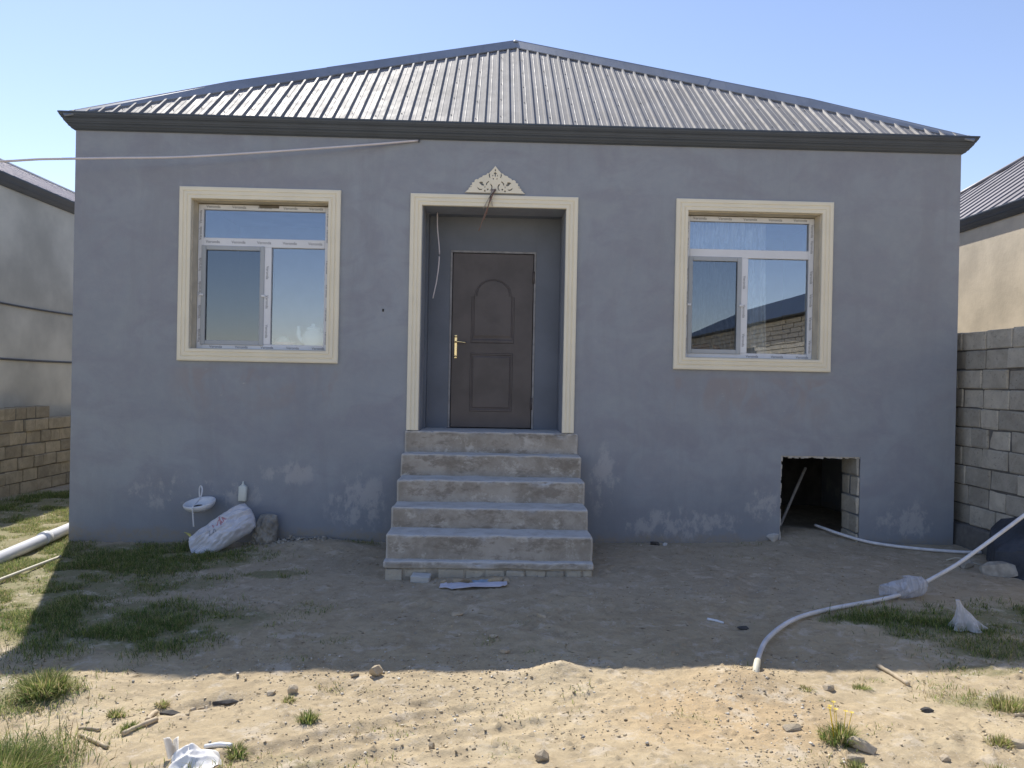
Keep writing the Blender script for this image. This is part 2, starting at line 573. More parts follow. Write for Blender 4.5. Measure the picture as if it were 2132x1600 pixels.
MT['screened_glass'] = mat_glass('screened_glass', 0.15, (0.55, 0.58, 0.60), (0.70, 0.78, 0.92))
MT['door'] = simple('brown_grey_door_paint', (0.088, 0.076, 0.076), 0.5, 0.16, 3.5, 0.08, 30)
MT['door_frame'] = simple('door_frame_paint', (0.25, 0.25, 0.26), 0.6, 0.2, 12, 0.2, 40)
MT['brass'] = simple('brass', (0.75, 0.62, 0.36), 0.25, 0.06, 20, metal=1.0)
MT['roof'] = mat_roof('ribbed_roof_metal', (0.265, 0.255, 0.25), 0.66, 0.25)
MT['cap'] = mat_roof('ridge_cap_metal', (0.26, 0.285, 0.33), 0.5, 0.2)
MT['gutter'] = simple('slate_painted_metal', (0.072, 0.088, 0.112), 0.5, 0.08, 2.5, 0.06, 20, metal=0.2)
MT['screw'] = simple('roof_screw', (0.10, 0.10, 0.10), 0.6, 0.1, 20)
MT['inner'] = simple('room_plaster', (0.45, 0.44, 0.42), 0.9, 0.08, 3, 0.2, 20)
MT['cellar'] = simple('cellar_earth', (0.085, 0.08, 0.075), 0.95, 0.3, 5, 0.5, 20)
MT['sheer'] = mat_sheer('sheer_curtain', (0.90, 0.92, 0.94), 0.85)
MT['left_house'] = simple('grey_beige_plaster', (0.62, 0.58, 0.485), 0.9, 0.20, 0.8, 0.4, 14, 0.012)
MT['right_house'] = simple('pale_beige_plaster', (0.66, 0.57, 0.43), 0.9, 0.14, 1.6, 0.3, 14, 0.01)
MT['left_roof'] = mat_roof('pinkish_roof_metal', (0.50, 0.44, 0.43), 0.5, 0.4)
MT['right_roof'] = mat_roof('mauve_roof_metal', (0.20, 0.185, 0.195), 0.55, 0.3)
MT['pipe'] = simple('white_pipe_plastic', (0.66, 0.66, 0.68), 0.38, 0.06, 6)
MT['dirty_pipe'] = simple('dusty_grey_pipe', (0.70, 0.70, 0.72), 0.5, 0.12, 8)
MT['pole'] = simple('pale_pole', (0.62, 0.58, 0.46), 0.6, 0.1, 8)
MT['cable'] = simple('white_cable', (0.66, 0.62, 0.64), 0.5, 0.05, 6)
MT['black_cable'] = simple('dark_cable', (0.06, 0.06, 0.065), 0.5, 0.1, 6)
MT['wire_pale'] = simple('pale_wire', (0.42, 0.38, 0.33), 0.5, 0.1, 30)
MT['wire_brown'] = simple('brown_wire', (0.22, 0.13, 0.10), 0.5, 0.1, 30)
MT['wood'] = simple('dry_wood', (0.47, 0.38, 0.26), 0.8, 0.22, 18, 0.4, 60)
MT['dark_wood'] = simple('weathered_rod', (0.30, 0.29, 0.28), 0.8, 0.15, 18)
MT['sack'] = simple('woven_sack', (0.60, 0.61, 0.66), 0.55, 0.10, 9, 0.35, 120, 0.004)
MT['sack_red'] = simple('red_sack_print', (0.46, 0.24, 0.28), 0.6, 0.2, 40)
MT['sack_grey'] = simple('grey_sack_print', (0.33, 0.35, 0.42), 0.6, 0.2, 40)
MT['cement_bag'] = simple('dusty_cement_bag', (0.30, 0.285, 0.255), 0.9, 0.22, 8, 0.5, 40)
MT['plastic'] = simple('white_plastic', (0.70, 0.73, 0.77), 0.35, 0.04, 7)
MT['bottle'] = simple('milky_plastic', (0.62, 0.66, 0.62), 0.45, 0.05, 7)
MT['bag'] = mat_sheer('white_carrier_bag', (0.80, 0.81, 0.86), 0.72)
MT['bag_lit'] = simple('white_bag_film', (0.80, 0.78, 0.75), 0.5, 0.04, 10)
MT['clear_bag'] = mat_sheer('clear_bag_film', (0.68, 0.70, 0.76), 0.60)
MT['paper'] = simple('pale_card', (0.56, 0.57, 0.66), 0.7, 0.08, 12)
MT['blue_paper'] = simple('blue_card', (0.26, 0.36, 0.48), 0.6, 0.08, 12)
MT['rubble'] = simple('mortar_rubble', (0.36, 0.33, 0.28), 0.95, 0.25, 14, 0.5, 60)
MT['white_brick'] = mat_stone('white_sawn_stone', (0.55, 0.55, 0.53), (0.50, 0.50, 0.48), (0.60, 0.60, 0.58), 0.05, 0.15)
MT['rock'] = mat_stone('pale_rock', (0.44, 0.37, 0.27), (0.38, 0.32, 0.23), (0.52, 0.44, 0.33), 0.2, 0.3)
MT['pale_stone'] = mat_stone('pale_limestone', (0.66, 0.58, 0.45), (0.58, 0.51, 0.39), (0.74, 0.66, 0.52), 0.1, 0.35)
MT['grass'] = mat_tint('grass_blades', 0.6, 0.5, 0.2)
MT['gravel'] = mat_tint('gravel_bits', 0.9, 0.0, 0.15, 0.4)
MT['teapot'] = simple('white_ceramic', (0.80, 0.84, 0.88), 0.2, 0.03, 5)
MT['pink'] = simple('pink_ceramic', (0.70, 0.42, 0.42), 0.3, 0.05, 5)
MT['red_cloth'] = simple('red_cloth', (0.45, 0.06, 0.05), 0.8, 0.15, 12)
MT['yellow'] = simple('yellow_petal', (0.75, 0.55, 0.05), 0.6, 0.1, 30)
MT['yellow_scrap'] = simple('yellow_scrap', (0.50, 0.47, 0.16), 0.6, 0.15, 30)
MT['dark_bit'] = simple('dark_clod', (0.07, 0.065, 0.06), 0.9, 0.3, 30, 0.5, 60)
MT['pier'] = simple('dark_blue_grey_render', (0.060, 0.067, 0.082), 0.9, 0.3, 5, 0.9, 14, 0.03)
MT['anchor'] = simple('dark_hole', (0.03, 0.03, 0.03), 0.9, 0.1, 10)

# ------------------------------------------------------------------ ground
PATCH = [  # x, y, rx, ry, density, height, dryness
    (-3.55, -0.75, 1.05, 0.80, 1.0, 0.075, 0.25), (-2.75, -0.75, 0.60, 0.45, 0.8, 0.06, 0.3),
    (-2.75, -2.70, 0.75, 0.60, 1.0, 0.085, 0.2), (-2.25, -2.95, 0.45, 0.35, 0.9, 0.07, 0.25),
    (-3.35, -1.75, 0.75, 0.50, 0.75, 0.055, 0.4), (-2.75, -1.55, 0.55, 0.35, 0.55, 0.05, 0.35), (-1.95, -2.75, 0.5, 0.35, 0.45, 0.045, 0.4),
    (-1.90, -2.55, 0.45, 0.28, 0.55, 0.05, 0.4), (-1.95, -1.32, 0.30, 0.16, 0.9, 0.06, 0.2),
    (-1.45, -2.30, 0.30, 0.16, 0.35, 0.04, 0.5),
    (-4.35, -1.6, 0.95, 1.3, 1.7, 0.055, 0.5), (-5.4, 0.9, 0.9, 1.4, 1.6, 0.05, 0.55), (-3.75, -2.6, 0.60, 0.65, 1.7, 0.055, 0.45), (-5.3, -0.8, 0.9, 0.9, 1.6, 0.05, 0.5),
    (-4.95, -0.1, 0.5, 0.8, 1.3, 0.06, 0.6), (-5.0, 2.2, 0.6, 1.2, 1.2, 0.05, 0.6),
    (-6.3, 2.6, 0.75, 2.0, 1.0, 0.09, 0.2), (-6.0, 5.0, 1.0, 1.6, 0.8, 0.08, 0.3),
    (3.20, -2.68, 0.55, 0.30, 1.0, 0.085, 0.15), (3.85, -2.62, 0.60, 0.38, 0.9, 0.08, 0.2), (2.62, -2.64, 0.26, 0.13, 0.8, 0.05, 0.3),
    (3.40, -3.22, 0.50, 0.25, 0.75, 0.06, 0.4), (2.95, -3.02, 0.25, 0.10, 0.5, 0.04, 0.4), (2.85, -2.95, 0.18, 0.08, 0.5, 0.04, 0.4),
    (2.75, -3.95, 0.35, 0.14, 0.55, 0.05, 0.8), (3.05, -3.55, 0.30, 0.12, 0.6, 0.05, 0.6),
    (1.6, 0.02 - 0.12, 0.55, 0.06, 0.35, 0.04, 0.4), (2.6, -0.12, 0.35, 0.06, 0.3, 0.04, 0.4), (-1.4, -0.15, 0.35, 0.10, 0.5, 0.06, 0.2),
    (-2.15, -4.75, 0.38, 0.33, 1.0, 0.13, 0.3), (-1.35, -4.78, 0.55, 0.16, 0.5, 0.06, 0.6), (-0.9, -4.62, 0.35, 0.10, 0.4, 0.05, 0.6),
    (-2.75, -3.85, 0.50, 0.30, 1.1, 0.06, 0.5), (-1.9, -4.3, 0.3, 0.14, 0.25, 0.04, 0.7),
    (0.0, -4.15, 0.30, 0.14, 0.18, 0.03, 0.7), (-0.45, -4.30, 0.25, 0.10, 0.2, 0.03, 0.7),
]
_pr = random.Random(77)
for _k in range(34):
    _y = _pr.uniform(-4.85, -3.5); _x = _pr.uniform(-1, 1) * (_y + 8) * 0.68 + 0.1
    PATCH.append((_x, _y, _pr.uniform(0.05, 0.16), _pr.uniform(0.03, 0.09), _pr.uniform(0.12, 0.4), _pr.uniform(0.03, 0.055), _pr.uniform(0.5, 1.0)))
for _k in range(26):
    _y = _pr.uniform(-3.4, -0.4); _x = _pr.uniform(-1, 1) * (_y + 8) * 0.62
    PATCH.append((_x, _y, _pr.uniform(0.06, 0.2), _pr.uniform(0.03, 0.09), _pr.uniform(0.08, 0.3), _pr.uniform(0.025, 0.045), _pr.uniform(0.3, 0.7)))
BUMPS = [(0.43, -3.55, 0.12, 0.07, 0.050), (0.28, -3.63, 0.24, 0.09, 0.035), (1.50, -3.75, 0.30, 0.20, 0.06), (-0.55, -3.7, 0.5, 0.2, 0.02),
         (-1.78, -0.22, 0.5, 0.28, 0.07), (3.55, 0.35, 0.5, 0.5, 0.10), (-2.3, -3.75, 0.35, 0.2, 0.03), (-1.55, -3.96, 0.10, 0.05, -0.035),
         (-1.68, -4.02, 0.09, 0.05, -0.03), (-1.42, -3.92, 0.12, 0.05, -0.03), (-0.35, -3.98, 0.12, 0.05, -0.03), (-0.15, -4.05, 0.10, 0.04, -0.025),
         (0.9, -4.7, 0.6, 0.3, 0.03), (2.3, -4.4, 0.5, 0.3, 0.03)]


def ground_z(x, y):
    x = np.asarray(x, float); y = np.asarray(y, float)
    z = 0.0105 * np.clip(x, -8, 8) - 0.022 * np.clip(y - 1.5, 0, 8) * np.clip((-4.5 - x) / 1.5, 0, 1)
    near = np.exp(-((np.maximum(np.abs(x), 5) - 5) / 3) ** 2 - ((np.maximum(np.abs(y + 2), 4) - 4) / 3) ** 2)
    z = z + near * (0.045 * fbm(x, y, 0.8, 2, 1) + 0.012 * fbm(x, y, 3.1, 3, 2) + 0.005 * fbm(x, y, 13.0, 2, 3) + 0.007 * fbm(x, y, 37.0, 2, 4))
    lump = np.maximum(0, fbm(x, y, 9.0, 3, 5) - 0.26)
    clod = np.maximum(0, fbm(x, y, 30.0, 2, 6) - 0.30) * np.clip(0.6 + 2.5 * fbm(x, y, 1.7, 2, 8), 0, 1)
    z = z + near * (0.028 * lump + 0.065 * clod)
    for bx, by, rx, ry, h in BUMPS:
        z = z + h * np.exp(-((x - bx) / rx) ** 2 - ((y - by) / ry) ** 2)
    for ax, ay, bx, by, w_, h in ((-2.2, -4.95, 0.1, -4.05, 0.05, -0.016), (-1.9, -5.1, 0.5, -4.2, 0.05, -0.014), (0.8, -3.2, -0.9, -1.9, 0.07, -0.010), (1.4, -3.3, 2.6, -1.2, 0.08, -0.010)):
        L = math.hypot(bx - ax, by - ay); ux, uy = (bx - ax) / L, (by - ay) / L
        t_ = (x - ax) * ux + (y - ay) * uy
        d_ = np.abs((x - ax) * -uy + (y - ay) * ux + 0.05 * np.sin(t_ * 2.3))
        m_ = np.clip(t_ / 0.3, 0, 1) * np.clip((L - t_) / 0.3, 0, 1)
        z = z + m_ * (h * np.exp(-(d_ / w_) ** 2) * (1 + 0.5 * np.sin(t_ * 60)) - 0.6 * h * np.exp(-((d_ - 1.7 * w_) / (0.6 * w_)) ** 2))
    for k in range(46):     # shoe prints and scuffs
        px_ = -2.6 + 5.6 * _perm[k, 3]; py_ = -4.9 + 3.9 * _perm[k, 7]; an = 6.28 * _perm[k, 11]
        u_ = (x - px_) * math.cos(an) + (y - py_) * math.sin(an); v_ = -(x - px_) * math.sin(an) + (y - py_) * math.cos(an)
        q_ = (u_ / 0.13) ** 2 + (v_ / 0.05) ** 2
        z = z - 0.008 * np.exp(-q_ ** 2) + 0.003 * np.exp(-(q_ - 1.9) ** 2 * 2.0)
    return z


def gz(x, y): return float(ground_z(x, y))


def grass_mask(x, y):
    m = np.zeros_like(x)
    for px, py, rx, ry, d, h, dry in PATCH:
        q = ((x - px) / rx) ** 2 + ((y - py) / ry) ** 2
        m = np.maximum(m, d * np.clip(1.25 - q, 0, 1))
    return np.minimum(m, 1.0)


def graded(parts):
    out = [parts[0][0]]
    for a, b, s in parts:
        n = max(1, int(round((b - a) / s)))
        out += list(np.linspace(a, b, n + 1)[1:])
    return np.array(out)


def grow(start, end, s0, k=1.35):
    v = [start]; s = s0
    while abs(v[-1] - start) < abs(end - start):
        v.append(v[-1] + math.copysign(s, end - start)); s *= k
    return v


xs = np.concatenate([grow(-9, -600, 0.4)[:0:-1], graded([(-9, -5, 0.12), (-5, -3, 0.035), (-3, 3.4, 0.018), (3.4, 5.4, 0.035), (5.4, 9, 0.12)]), grow(9, 600, 0.4)[1:]])
ys = np.concatenate([grow(-8.5, -600, 0.4)[:0:-1], graded([(-8.5, -4.95, 0.15), (-4.95, -3.2, 0.0125), (-3.2, -2, 0.022), (-2, 0.4, 0.04), (0.4, 8, 0.16)]), grow(8, 900, 0.4)[1:]])
GX, GY = np.meshgrid(xs, ys)
GZ = ground_z(GX, GY)
gm = grass_mask(GX, GY)
nx, ny = len(xs), len(ys)
idx = np.arange(nx * ny).reshape(ny, nx)
F = np.stack([idx[:-1, :-1], idx[:-1, 1:], idx[1:, 1:], idx[1:, :-1]], -1).reshape(-1, 4)
me = fast_mesh('ground', np.stack([GX.ravel(), GY.ravel(), GZ.ravel()], 1), F, True, np.repeat(gm.ravel()[:, None], 3, 1))
tag(link('ground', me, MT['ground']), kind='structure')

# ------------------------------------------------------------------ the house
HX0, HX1 = -4.51, 5.07
HB = 10.0                       # depth
WT = 0.37                       # wall thickness
WTOP = 4.42
house = empty('house', (0.28, 0.0, 0.0))
tag(house, 'single storey grey plastered house with a ribbed metal hip roof and cream trimmed windows', 'house')


def wall_holes(name, x0, x1, z0, z1, y0, y1, holes, mat, parent):
    xb = sorted({x0, x1, *[h[0] for h in holes], *[h[1] for h in holes]})
    zb = sorted({z0, z1, *[h[2] for h in holes], *[h[3] for h in holes]})
    bm = bmesh.new(); vd = {}

    def V(x, y, z):
        k = (round(x, 5), round(y, 5), round(z, 5))
        if k not in vd: vd[k] = bm.verts.new(k)
        return vd[k]

    def solid(i, j):
        if i < 0 or j < 0 or i >= len(xb) - 1 or j >= len(zb) - 1: return False
        cx, cz = (xb[i] + xb[i + 1]) / 2, (zb[j] + zb[j + 1]) / 2
        return not any(h[0] < cx < h[1] and h[2] < cz < h[3] for h in holes)
    for i in range(len(xb) - 1):
        for j in range(len(zb) - 1):
            if not solid(i, j): continue
            a, b, c, d = xb[i], xb[i + 1], zb[j], zb[j + 1]
            bm.faces.new((V(a, y0, c), V(b, y0, c), V(b, y0, d), V(a, y0, d)))
            bm.faces.new((V(a, y1, c), V(a, y1, d), V(b, y1, d), V(b, y1, c)))
            if not solid(i - 1, j): bm.faces.new((V(a, y0, c), V(a, y0, d), V(a, y1, d), V(a, y1, c)))
            if not solid(i + 1, j): bm.faces.new((V(b, y0, c), V(b, y1, c), V(b, y1, d), V(b, y0, d)))
            if not solid(i, j - 1): bm.faces.new((V(a, y0, c), V(a, y1, c), V(b, y1, c), V(b, y0, c)))
            if not solid(i, j + 1): bm.faces.new((V(a, y0, d), V(b, y0, d), V(b, y1, d), V(a, y1, d)))
    return bm_obj(name, bm, mat, parent)


WL = (-3.268, -1.810, 2.035, 3.640)      # left window opening
WR = (2.062, 3.533, 2.048, 3.646)        # right window opening
DO = (-0.803, 0.737, 1.205, 3.628)       # porch recess
HO = (3.145, 4.022, 0.02, 1.000)         # crawl space hole
wall_holes('wall', HX0, HX1, -0.35, WTOP, 0.0, WT, [WL, WR, DO, (HO[0], HO[1], -0.20, HO[3])], MT['plaster'], house)
box_obj('wall', (HX0, HX0 + 0.3, WT + 0.001, HB, -0.35, WTOP), MT['plaster'], house)
box_obj('wall', (HX1 - 0.3, HX1, WT + 0.001, HB, -0.35, WTOP), MT['plaster'], house)
box_obj('wall', (HX0 + 0.301, HX1 - 0.301, HB - 0.3, HB, -0.35, WTOP), MT['plaster'], house)
# porch recess: cheeks, soffit and the inner wall round the door
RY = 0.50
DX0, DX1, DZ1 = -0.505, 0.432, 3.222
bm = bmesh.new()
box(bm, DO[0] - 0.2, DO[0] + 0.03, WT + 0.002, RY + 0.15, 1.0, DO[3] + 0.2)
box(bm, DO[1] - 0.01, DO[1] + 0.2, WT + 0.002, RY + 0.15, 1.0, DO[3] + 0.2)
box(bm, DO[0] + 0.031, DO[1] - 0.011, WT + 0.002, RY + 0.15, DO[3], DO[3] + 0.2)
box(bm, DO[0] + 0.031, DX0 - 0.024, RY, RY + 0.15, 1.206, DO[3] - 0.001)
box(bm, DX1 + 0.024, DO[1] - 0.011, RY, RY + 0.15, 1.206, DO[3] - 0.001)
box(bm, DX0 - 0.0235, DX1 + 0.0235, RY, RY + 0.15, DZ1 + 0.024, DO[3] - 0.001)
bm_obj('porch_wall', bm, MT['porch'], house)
box_obj('threshold', (DO[0] + 0.002, DO[1] - 0.002, 0.02, RY + 0.15, 0.95, 1.2055), MT['concrete'], house, 0.004)
# rooms: slab, ceiling, partitions (the windows look into them) and the crawl space below
box_obj('floor_slab', (HX0 + 0.301, HX1 - 0.301, RY + 0.152, HB - 0.301, 1.02, 1.2), MT['inner'], house)
box_obj('ceiling', (HX0 + 0.301, HX1 - 0.301, RY + 0.152, HB - 0.301, 4.2, 4.3), MT['inner'], house)
box_obj('partition', (HX0 + 0.301, HX1 - 0.301, 4.2, 4.3, 1.2, 4.2), MT['inner'], house)
box_obj('partition', (-1.1, -1.0, RY + 0.152, 4.2, 1.2, 4.2), MT['inner'], house)
box_obj('partition', (1.0, 1.1, RY + 0.152, 4.2, 1.2, 4.2), MT['inner'], house)
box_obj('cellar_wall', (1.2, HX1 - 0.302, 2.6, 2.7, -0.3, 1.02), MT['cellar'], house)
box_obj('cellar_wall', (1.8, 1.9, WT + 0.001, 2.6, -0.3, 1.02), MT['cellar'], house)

# masonry showing in the right jamb of the crawl space hole
jz = [-0.02, 0.16, 0.36, 0.56, 0.78, 1.0]
for k in range(5):
    halves = [(0.004, WT - 0.002)] if k % 2 == 0 else [(0.004, 0.17), (0.215, WT - 0.002)]
    for (ya, yb) in halves:
        bm = bmesh.new()
        box(bm, HO[1] - 0.022 - 0.014 * random.random(), HO[1] + 0.0 - 0.002, ya, yb, jz[k] + 0.012, jz[k + 1] - 0.008)
        bevel_all(bm, 0.008)
        for v in bm.verts: v.co += Vector([random.uniform(-.006, .006) for _ in range(3)])
        bm_obj('jamb_stone', bm, MT['grey_block'], house)
# broken plaster round the hole
bm = bmesh.new()
for k in range(26):
    x = HO[0] + (HO[1] - HO[0]) * k / 25
    h = 0.010 + 0.018 * random.random()
    box(bm, x - 0.02, x + 0.02, 0.006 + 0.01 * random.random(), 0.03, HO[3] - h, HO[3] + 0.003)
for k in range(24):
    z = 0.06 + 0.94 * k / 23
    w = 0.006 + 0.014 * random.random()
    box(bm, HO[0] - 0.003, HO[0] + w, 0.006 + 0.01 * random.random(), 0.04, z - 0.022, z + 0.022)
for v in bm.verts: v.co += Vector([random.uniform(-.004, .004) for _ in range(3)])
o = bm_obj('broken_plaster', bm, MT['concrete'], house)
o['kind'] = 'stuff'

# ---- cream mouldings
TRIM = [(0, 0.0), (0, 0.028), (0.012, 0.034), (0.040, 0.034), (0.044, 0.026), (0.052, 0.026), (0.056, 0.036), (0.082, 0.038),
        (0.087, 0.030), (0.096, 0.030), (0.100, 0.040), (0.124, 0.040), (0.1285, 0.034), (0.1285, 0.0)]


def trim_frame(name, x0, x1, z0, z1, mat, parent, open_bottom=False, prof=TRIM):
    bm = bmesh.new()
    cor = [(x0, z0, 1, 1), (x0, z1, 1, -1), (x1, z1, -1, -1), (x1, z0, -1, 1)]
    rings = []
    for i, (x, z, sx, sz) in enumerate(cor):
        if open_bottom and i in (0, 3): sz = 0
        rings.append([bm.verts.new((x + sx * u, -p, z + sz * u)) for u, p in prof])
    pairs = [(0, 1), (1, 2), (2, 3)] + ([] if open_bottom else [(3, 0)])
    for a, b in pairs:
        for k in range(len(prof) - 1):
            bm.faces.new((rings[a][k], rings[a][k + 1], rings[b][k + 1], rings[b][k]))
    if open_bottom:
        bm.faces.new(rings[0]); bm.faces.new(rings[3])
    return bm_obj(name, bm, mat, parent)


trim_frame('door_moulding', -0.938, 0.868, 1.21, 3.755, MT['cream'], house, True)

# ---- windows
txt = bpy.data.curves.new('film_text', 'FONT')
txt.body = 'Veronda'
txt.size = 1.0
txt.align_x = 'CENTER'
txt.align_y = 'CENTER'
txt_o = bpy.data.objects.new('film_text', txt)
COL.objects.link(txt_o)
dg = bpy.context.evaluated_depsgraph_get()
tm = bpy.data.meshes.new_from_object(txt_o.evaluated_get(dg))
TV = np.array([v.co[:2] for v in tm.vertices])
TF = [tuple(p.vertices) for p in tm.polygons]
bpy.data.objects.remove(txt_o)
bpy.data.meshes.remove(tm)
bpy.data.curves.remove(txt)


def stamp(bm, cx, y, cz, size, ang=0.0):
    ca, sa = math.cos(ang), math.sin(ang)
    vs = [bm.verts.new((cx + size * (ca * p[0] - sa * p[1]), y, cz + size * (sa * p[0] + ca * p[1]))) for p in TV]
    for f in TF:
        try: bm.faces.new([vs[i] for i in f])
        except ValueError: pass


def make_window(op, zt, xm, printed_transom, label):
    x0, x1, z0, z1 = op
    y = 0.135
    w = empty('window', (0.0, 0.0, 0.0))
    w.parent = house
    w.location = Vector(((x0 + x1) / 2, 0, z0)) - house.location
    w['label'] = label
    trim_frame('window_moulding', x0 - 0.126, x1 + 0.126, z0 - 0.126, z1 + 0.126, MT['cream'], w)
    # cream reveal lining
    bm = bmesh.new()
    t = 0.010
    box(bm, x0, x0 + t, 0.004, WT, z0, z1); box(bm, x1 - t, x1, 0.004, WT, z0, z1)
    box(bm, x0 + t, x1 - t, 0.004, WT, z1 - t, z1); box(bm, x0 + t, x1 - t, 0.004, WT, z0, z0 + t)
    bm_obj('reveal', bm, MT['reveal'], w)
    a0, a1, b0, b1 = x0 + 0.014, x1 - 0.014, z0 + 0.012, z1 - 0.022
    fwid = 0.056
    tw, mw = 0.047, 0.042
    bm = bmesh.new()

    def member(xa, xb, za, zb, ya=0.0, yb=0.06):
        b2 = bmesh.new(); box(b2, xa, xb, y + ya, y + yb, za, zb); bevel_all(b2, 0.004)
        me2 = bpy.data.meshes.new('t'); b2.to_mesh(me2); b2.free(); bm.from_mesh(me2); bpy.data.meshes.remove(me2)
    member(a0, a0 + fwid, b0, b1); member(a1 - fwid, a1, b0, b1)
    member(a0 + fwid, a1 - fwid, b1 - fwid, b1, 0.001); member(a0 + fwid, a1 - fwid, b0, b0 + fwid, 0.001)
    bm_obj('window_frame', bm, MT['pvc'], w)
    bm = bmesh.new()
    member(a0 + fwid, a1 - fwid, zt - tw, zt + tw, -0.002)
    bm_obj('transom', bm, MT['pvc'], w)
    bm = bmesh.new()
    member(xm - mw, xm + mw, b0 + fwid, zt - tw, -0.003)
    bm_obj('mullion', bm, MT['pvc'], w)
    # panes
    def pane(xa, xb, za, zb, yy, m):
        box_obj('pane', (xa - 0.004, xb + 0.004, yy, yy + 0.006, za - 0.004, zb + 0.004), m, w)
    pane(a0 + fwid, a1 - fwid, zt + tw, b1 - fwid, y + 0.028, MT['glass'])
    pane(xm + mw, a1 - fwid, b0 + fwid, zt - tw, y + 0.028, MT['glass'])
    # fly screen sash on the opening light
    s0, s1, c0, c1 = a0 + fwid - 0.012, xm - mw + 0.010, b0 + fwid - 0.012, zt - tw + 0.008
    bm = bmesh.new(); sw = 0.048
    member(s0, s0 + sw, c0, c1, -0.014, 0.012); member(s1 - sw, s1, c0, c1, -0.014, 0.012)
    member(s0 + sw, s1 - sw, c0, c0 + sw, -0.013, 0.012); member(s0 + sw, s1 - sw, c1 - sw, c1, -0.013, 0.012)
    bm_obj('screen_sash', bm, MT['screen_frame'], w)
    pane(s0 + sw, s1 - sw, c0 + sw, c1 - sw, y + 0.014, MT['screened_glass'])
    for xx in (s0 + 0.010, s1 - 0.002):
        box_obj('clip', (xx - 0.022, xx + 0.022, y - 0.032, y - 0.015, (c0 + c1) / 2 - 0.012 + 0.0, (c0 + c1) / 2 + 0.012), MT['pvc'], w, 0.004)
    # protective film print
    bm = bmesh.new()
    n = 5
    for k in range(n):
        xx = a0 + 0.16 + (a1 - a0 - 0.32) * k / (n - 1)
        stamp(bm, xx, y - 0.0012, b1 - 0.026, 0.044, random.uniform(-.03, .03))
        if printed_transom: stamp(bm, xx, y - 0.0035, zt + 0.002, 0.044)
        if xx > xm or printed_transom: stamp(bm, xx + 0.05, y - 0.0012, b0 + 0.022, 0.040)
    for k in range(6):
        zz = b0 + 0.14 + (b1 - b0 - 0.28) * k / 5
        if abs(zz - zt) < 0.06: zz += 0.08
        stamp(bm, a0 + 0.026, y - 0.0012, zz, 0.042, PI / 2)
        stamp(bm, a1 - 0.026, y - 0.0012, zz, 0.042, -PI / 2)
    for zz in (b0 + 0.2, b0 + 0.52, b0 + 0.84):
        stamp(bm, xm, y - 0.0045, zz, 0.042, -PI / 2)
    bm_obj('film_print', bm, MT['print'], w, recalc=False)['kind'] = 'stuff'
    return w


make_window(WL, 3.208, -2.497, True, 'left window with printed film on its bars and a screened opening light')
make_window(WR, 3.215, 2.745, False, 'right window with a sheer curtain behind the glass')
# torn strip where the film is missing above the left window's top light
box_obj('film_gap', (-2.60, -2.385, 0.1335, 0.1362, 3.590, 3.616), MT['mortar'], house)

# ---- door
door = empty('door')
door.parent = house
door.location = Vector((0, RY, 1.21)) - house.location
DZ0 = 1.212
bm = bmesh.new()
for a in ((DX0 - 0.022, DX0, DZ0, DZ1 + 0.022), (DX1, DX1 + 0.022, DZ0, DZ1 + 0.022), (DX0, DX1, DZ1, DZ1 + 0.022)):
    box(bm, a[0], a[1], RY - 0.006, RY + 0.10, a[2], a[3])
bm_obj('door_frame', bm, MT['door_frame'], door)
box_obj('door_leaf', (DX0 + 0.006, DX1 - 0.006, RY + 0.012, RY + 0.07, DZ0 + 0.006, DZ1 - 0.006), MT['door'], door, 0.004)


def door_panel(x0, x1, z0, z1, arch):
    pts = [(x0, z0), (x1, z0), (x1, z1)]
    if arch:
        cx, rx = (x0 + x1) / 2, (x1 - x0) / 2 - 0.035
        pts += [(x1 - 0.035, z1 + 0.004)]
        pts += [(cx + rx * math.cos(t), z1 + 0.02 + arch * math.sin(t)) for t in np.linspace(0.12, PI - 0.12, 13)]
        pts += [(x0 + 0.035, z1 + 0.004)]
    pts += [(x0, z1)]
    cx = sum(p[0] for p in pts) / len(pts); cz = sum(p[1] for p in pts) / len(pts)
    bm = bmesh.new()

    def ring(inset, y):
        out = []
        for x, z in pts:
            d = Vector((cx - x, cz - z)); d = d / max(abs(d.x) / (x1 - x0) * 2, abs(d.y) / (z1 - z0) * 2, 1e-3)
            k = inset / 0.4
            out.append(bm.verts.new((x + (cx - x) * k, y, z + (cz - z) * k)))
        return out
    yb = RY + 0.0118
    R = [ring(0.0, yb), ring(0.008, yb - 0.008), ring(0.024, yb - 0.008), ring(0.034, yb - 0.0005), ring(0.044, yb - 0.0005), ring(0.064, yb - 0.007)]
    for a, b in zip(R[:-1], R[1:]):
        for k in range(len(pts)):
            bm.faces.new((a[k], a[(k + 1) % len(pts)], b[(k + 1) % len(pts)], b[k]))
    bm.faces.new(R[-1])
    return bm_obj('door_panel', bm, MT['door'], door)


door_panel(-0.285, 0.205, 1.40, 2.075, 0)
door_panel(-0.280, 0.215, 2.185, 2.72, 0.19)
bm = bmesh.new()
hx, hz0, hz1 = -0.452, 2.005, 2.275
box(bm, hx - 0.017, hx + 0.017, RY - 0.000, RY + 0.0125, hz0, hz1)
bevel_all(bm, 0.005, 2)
tube(bm, smooth_path([(hx, RY + 0.005, 2.192), (hx, RY - 0.035, 2.192), (hx + 0.03, RY - 0.048, 2.196), (hx + 0.12, RY - 0.045, 2.186)], 5), [0.010] * 8 + [0.009] * 4 + [0.008] * 4, 8)
lathe(bm, [(0.013, 0), (0.013, 0.012), (0.008, 0.02)], hx, RY - 0.002, hz1 - 0.03, 10)
lathe(bm, [(0.013, 0), (0.013, 0.012), (0.008, 0.02)], hx, RY - 0.002, hz0 + 0.015, 10)
bm_obj('handle', bm, MT['brass'], door)
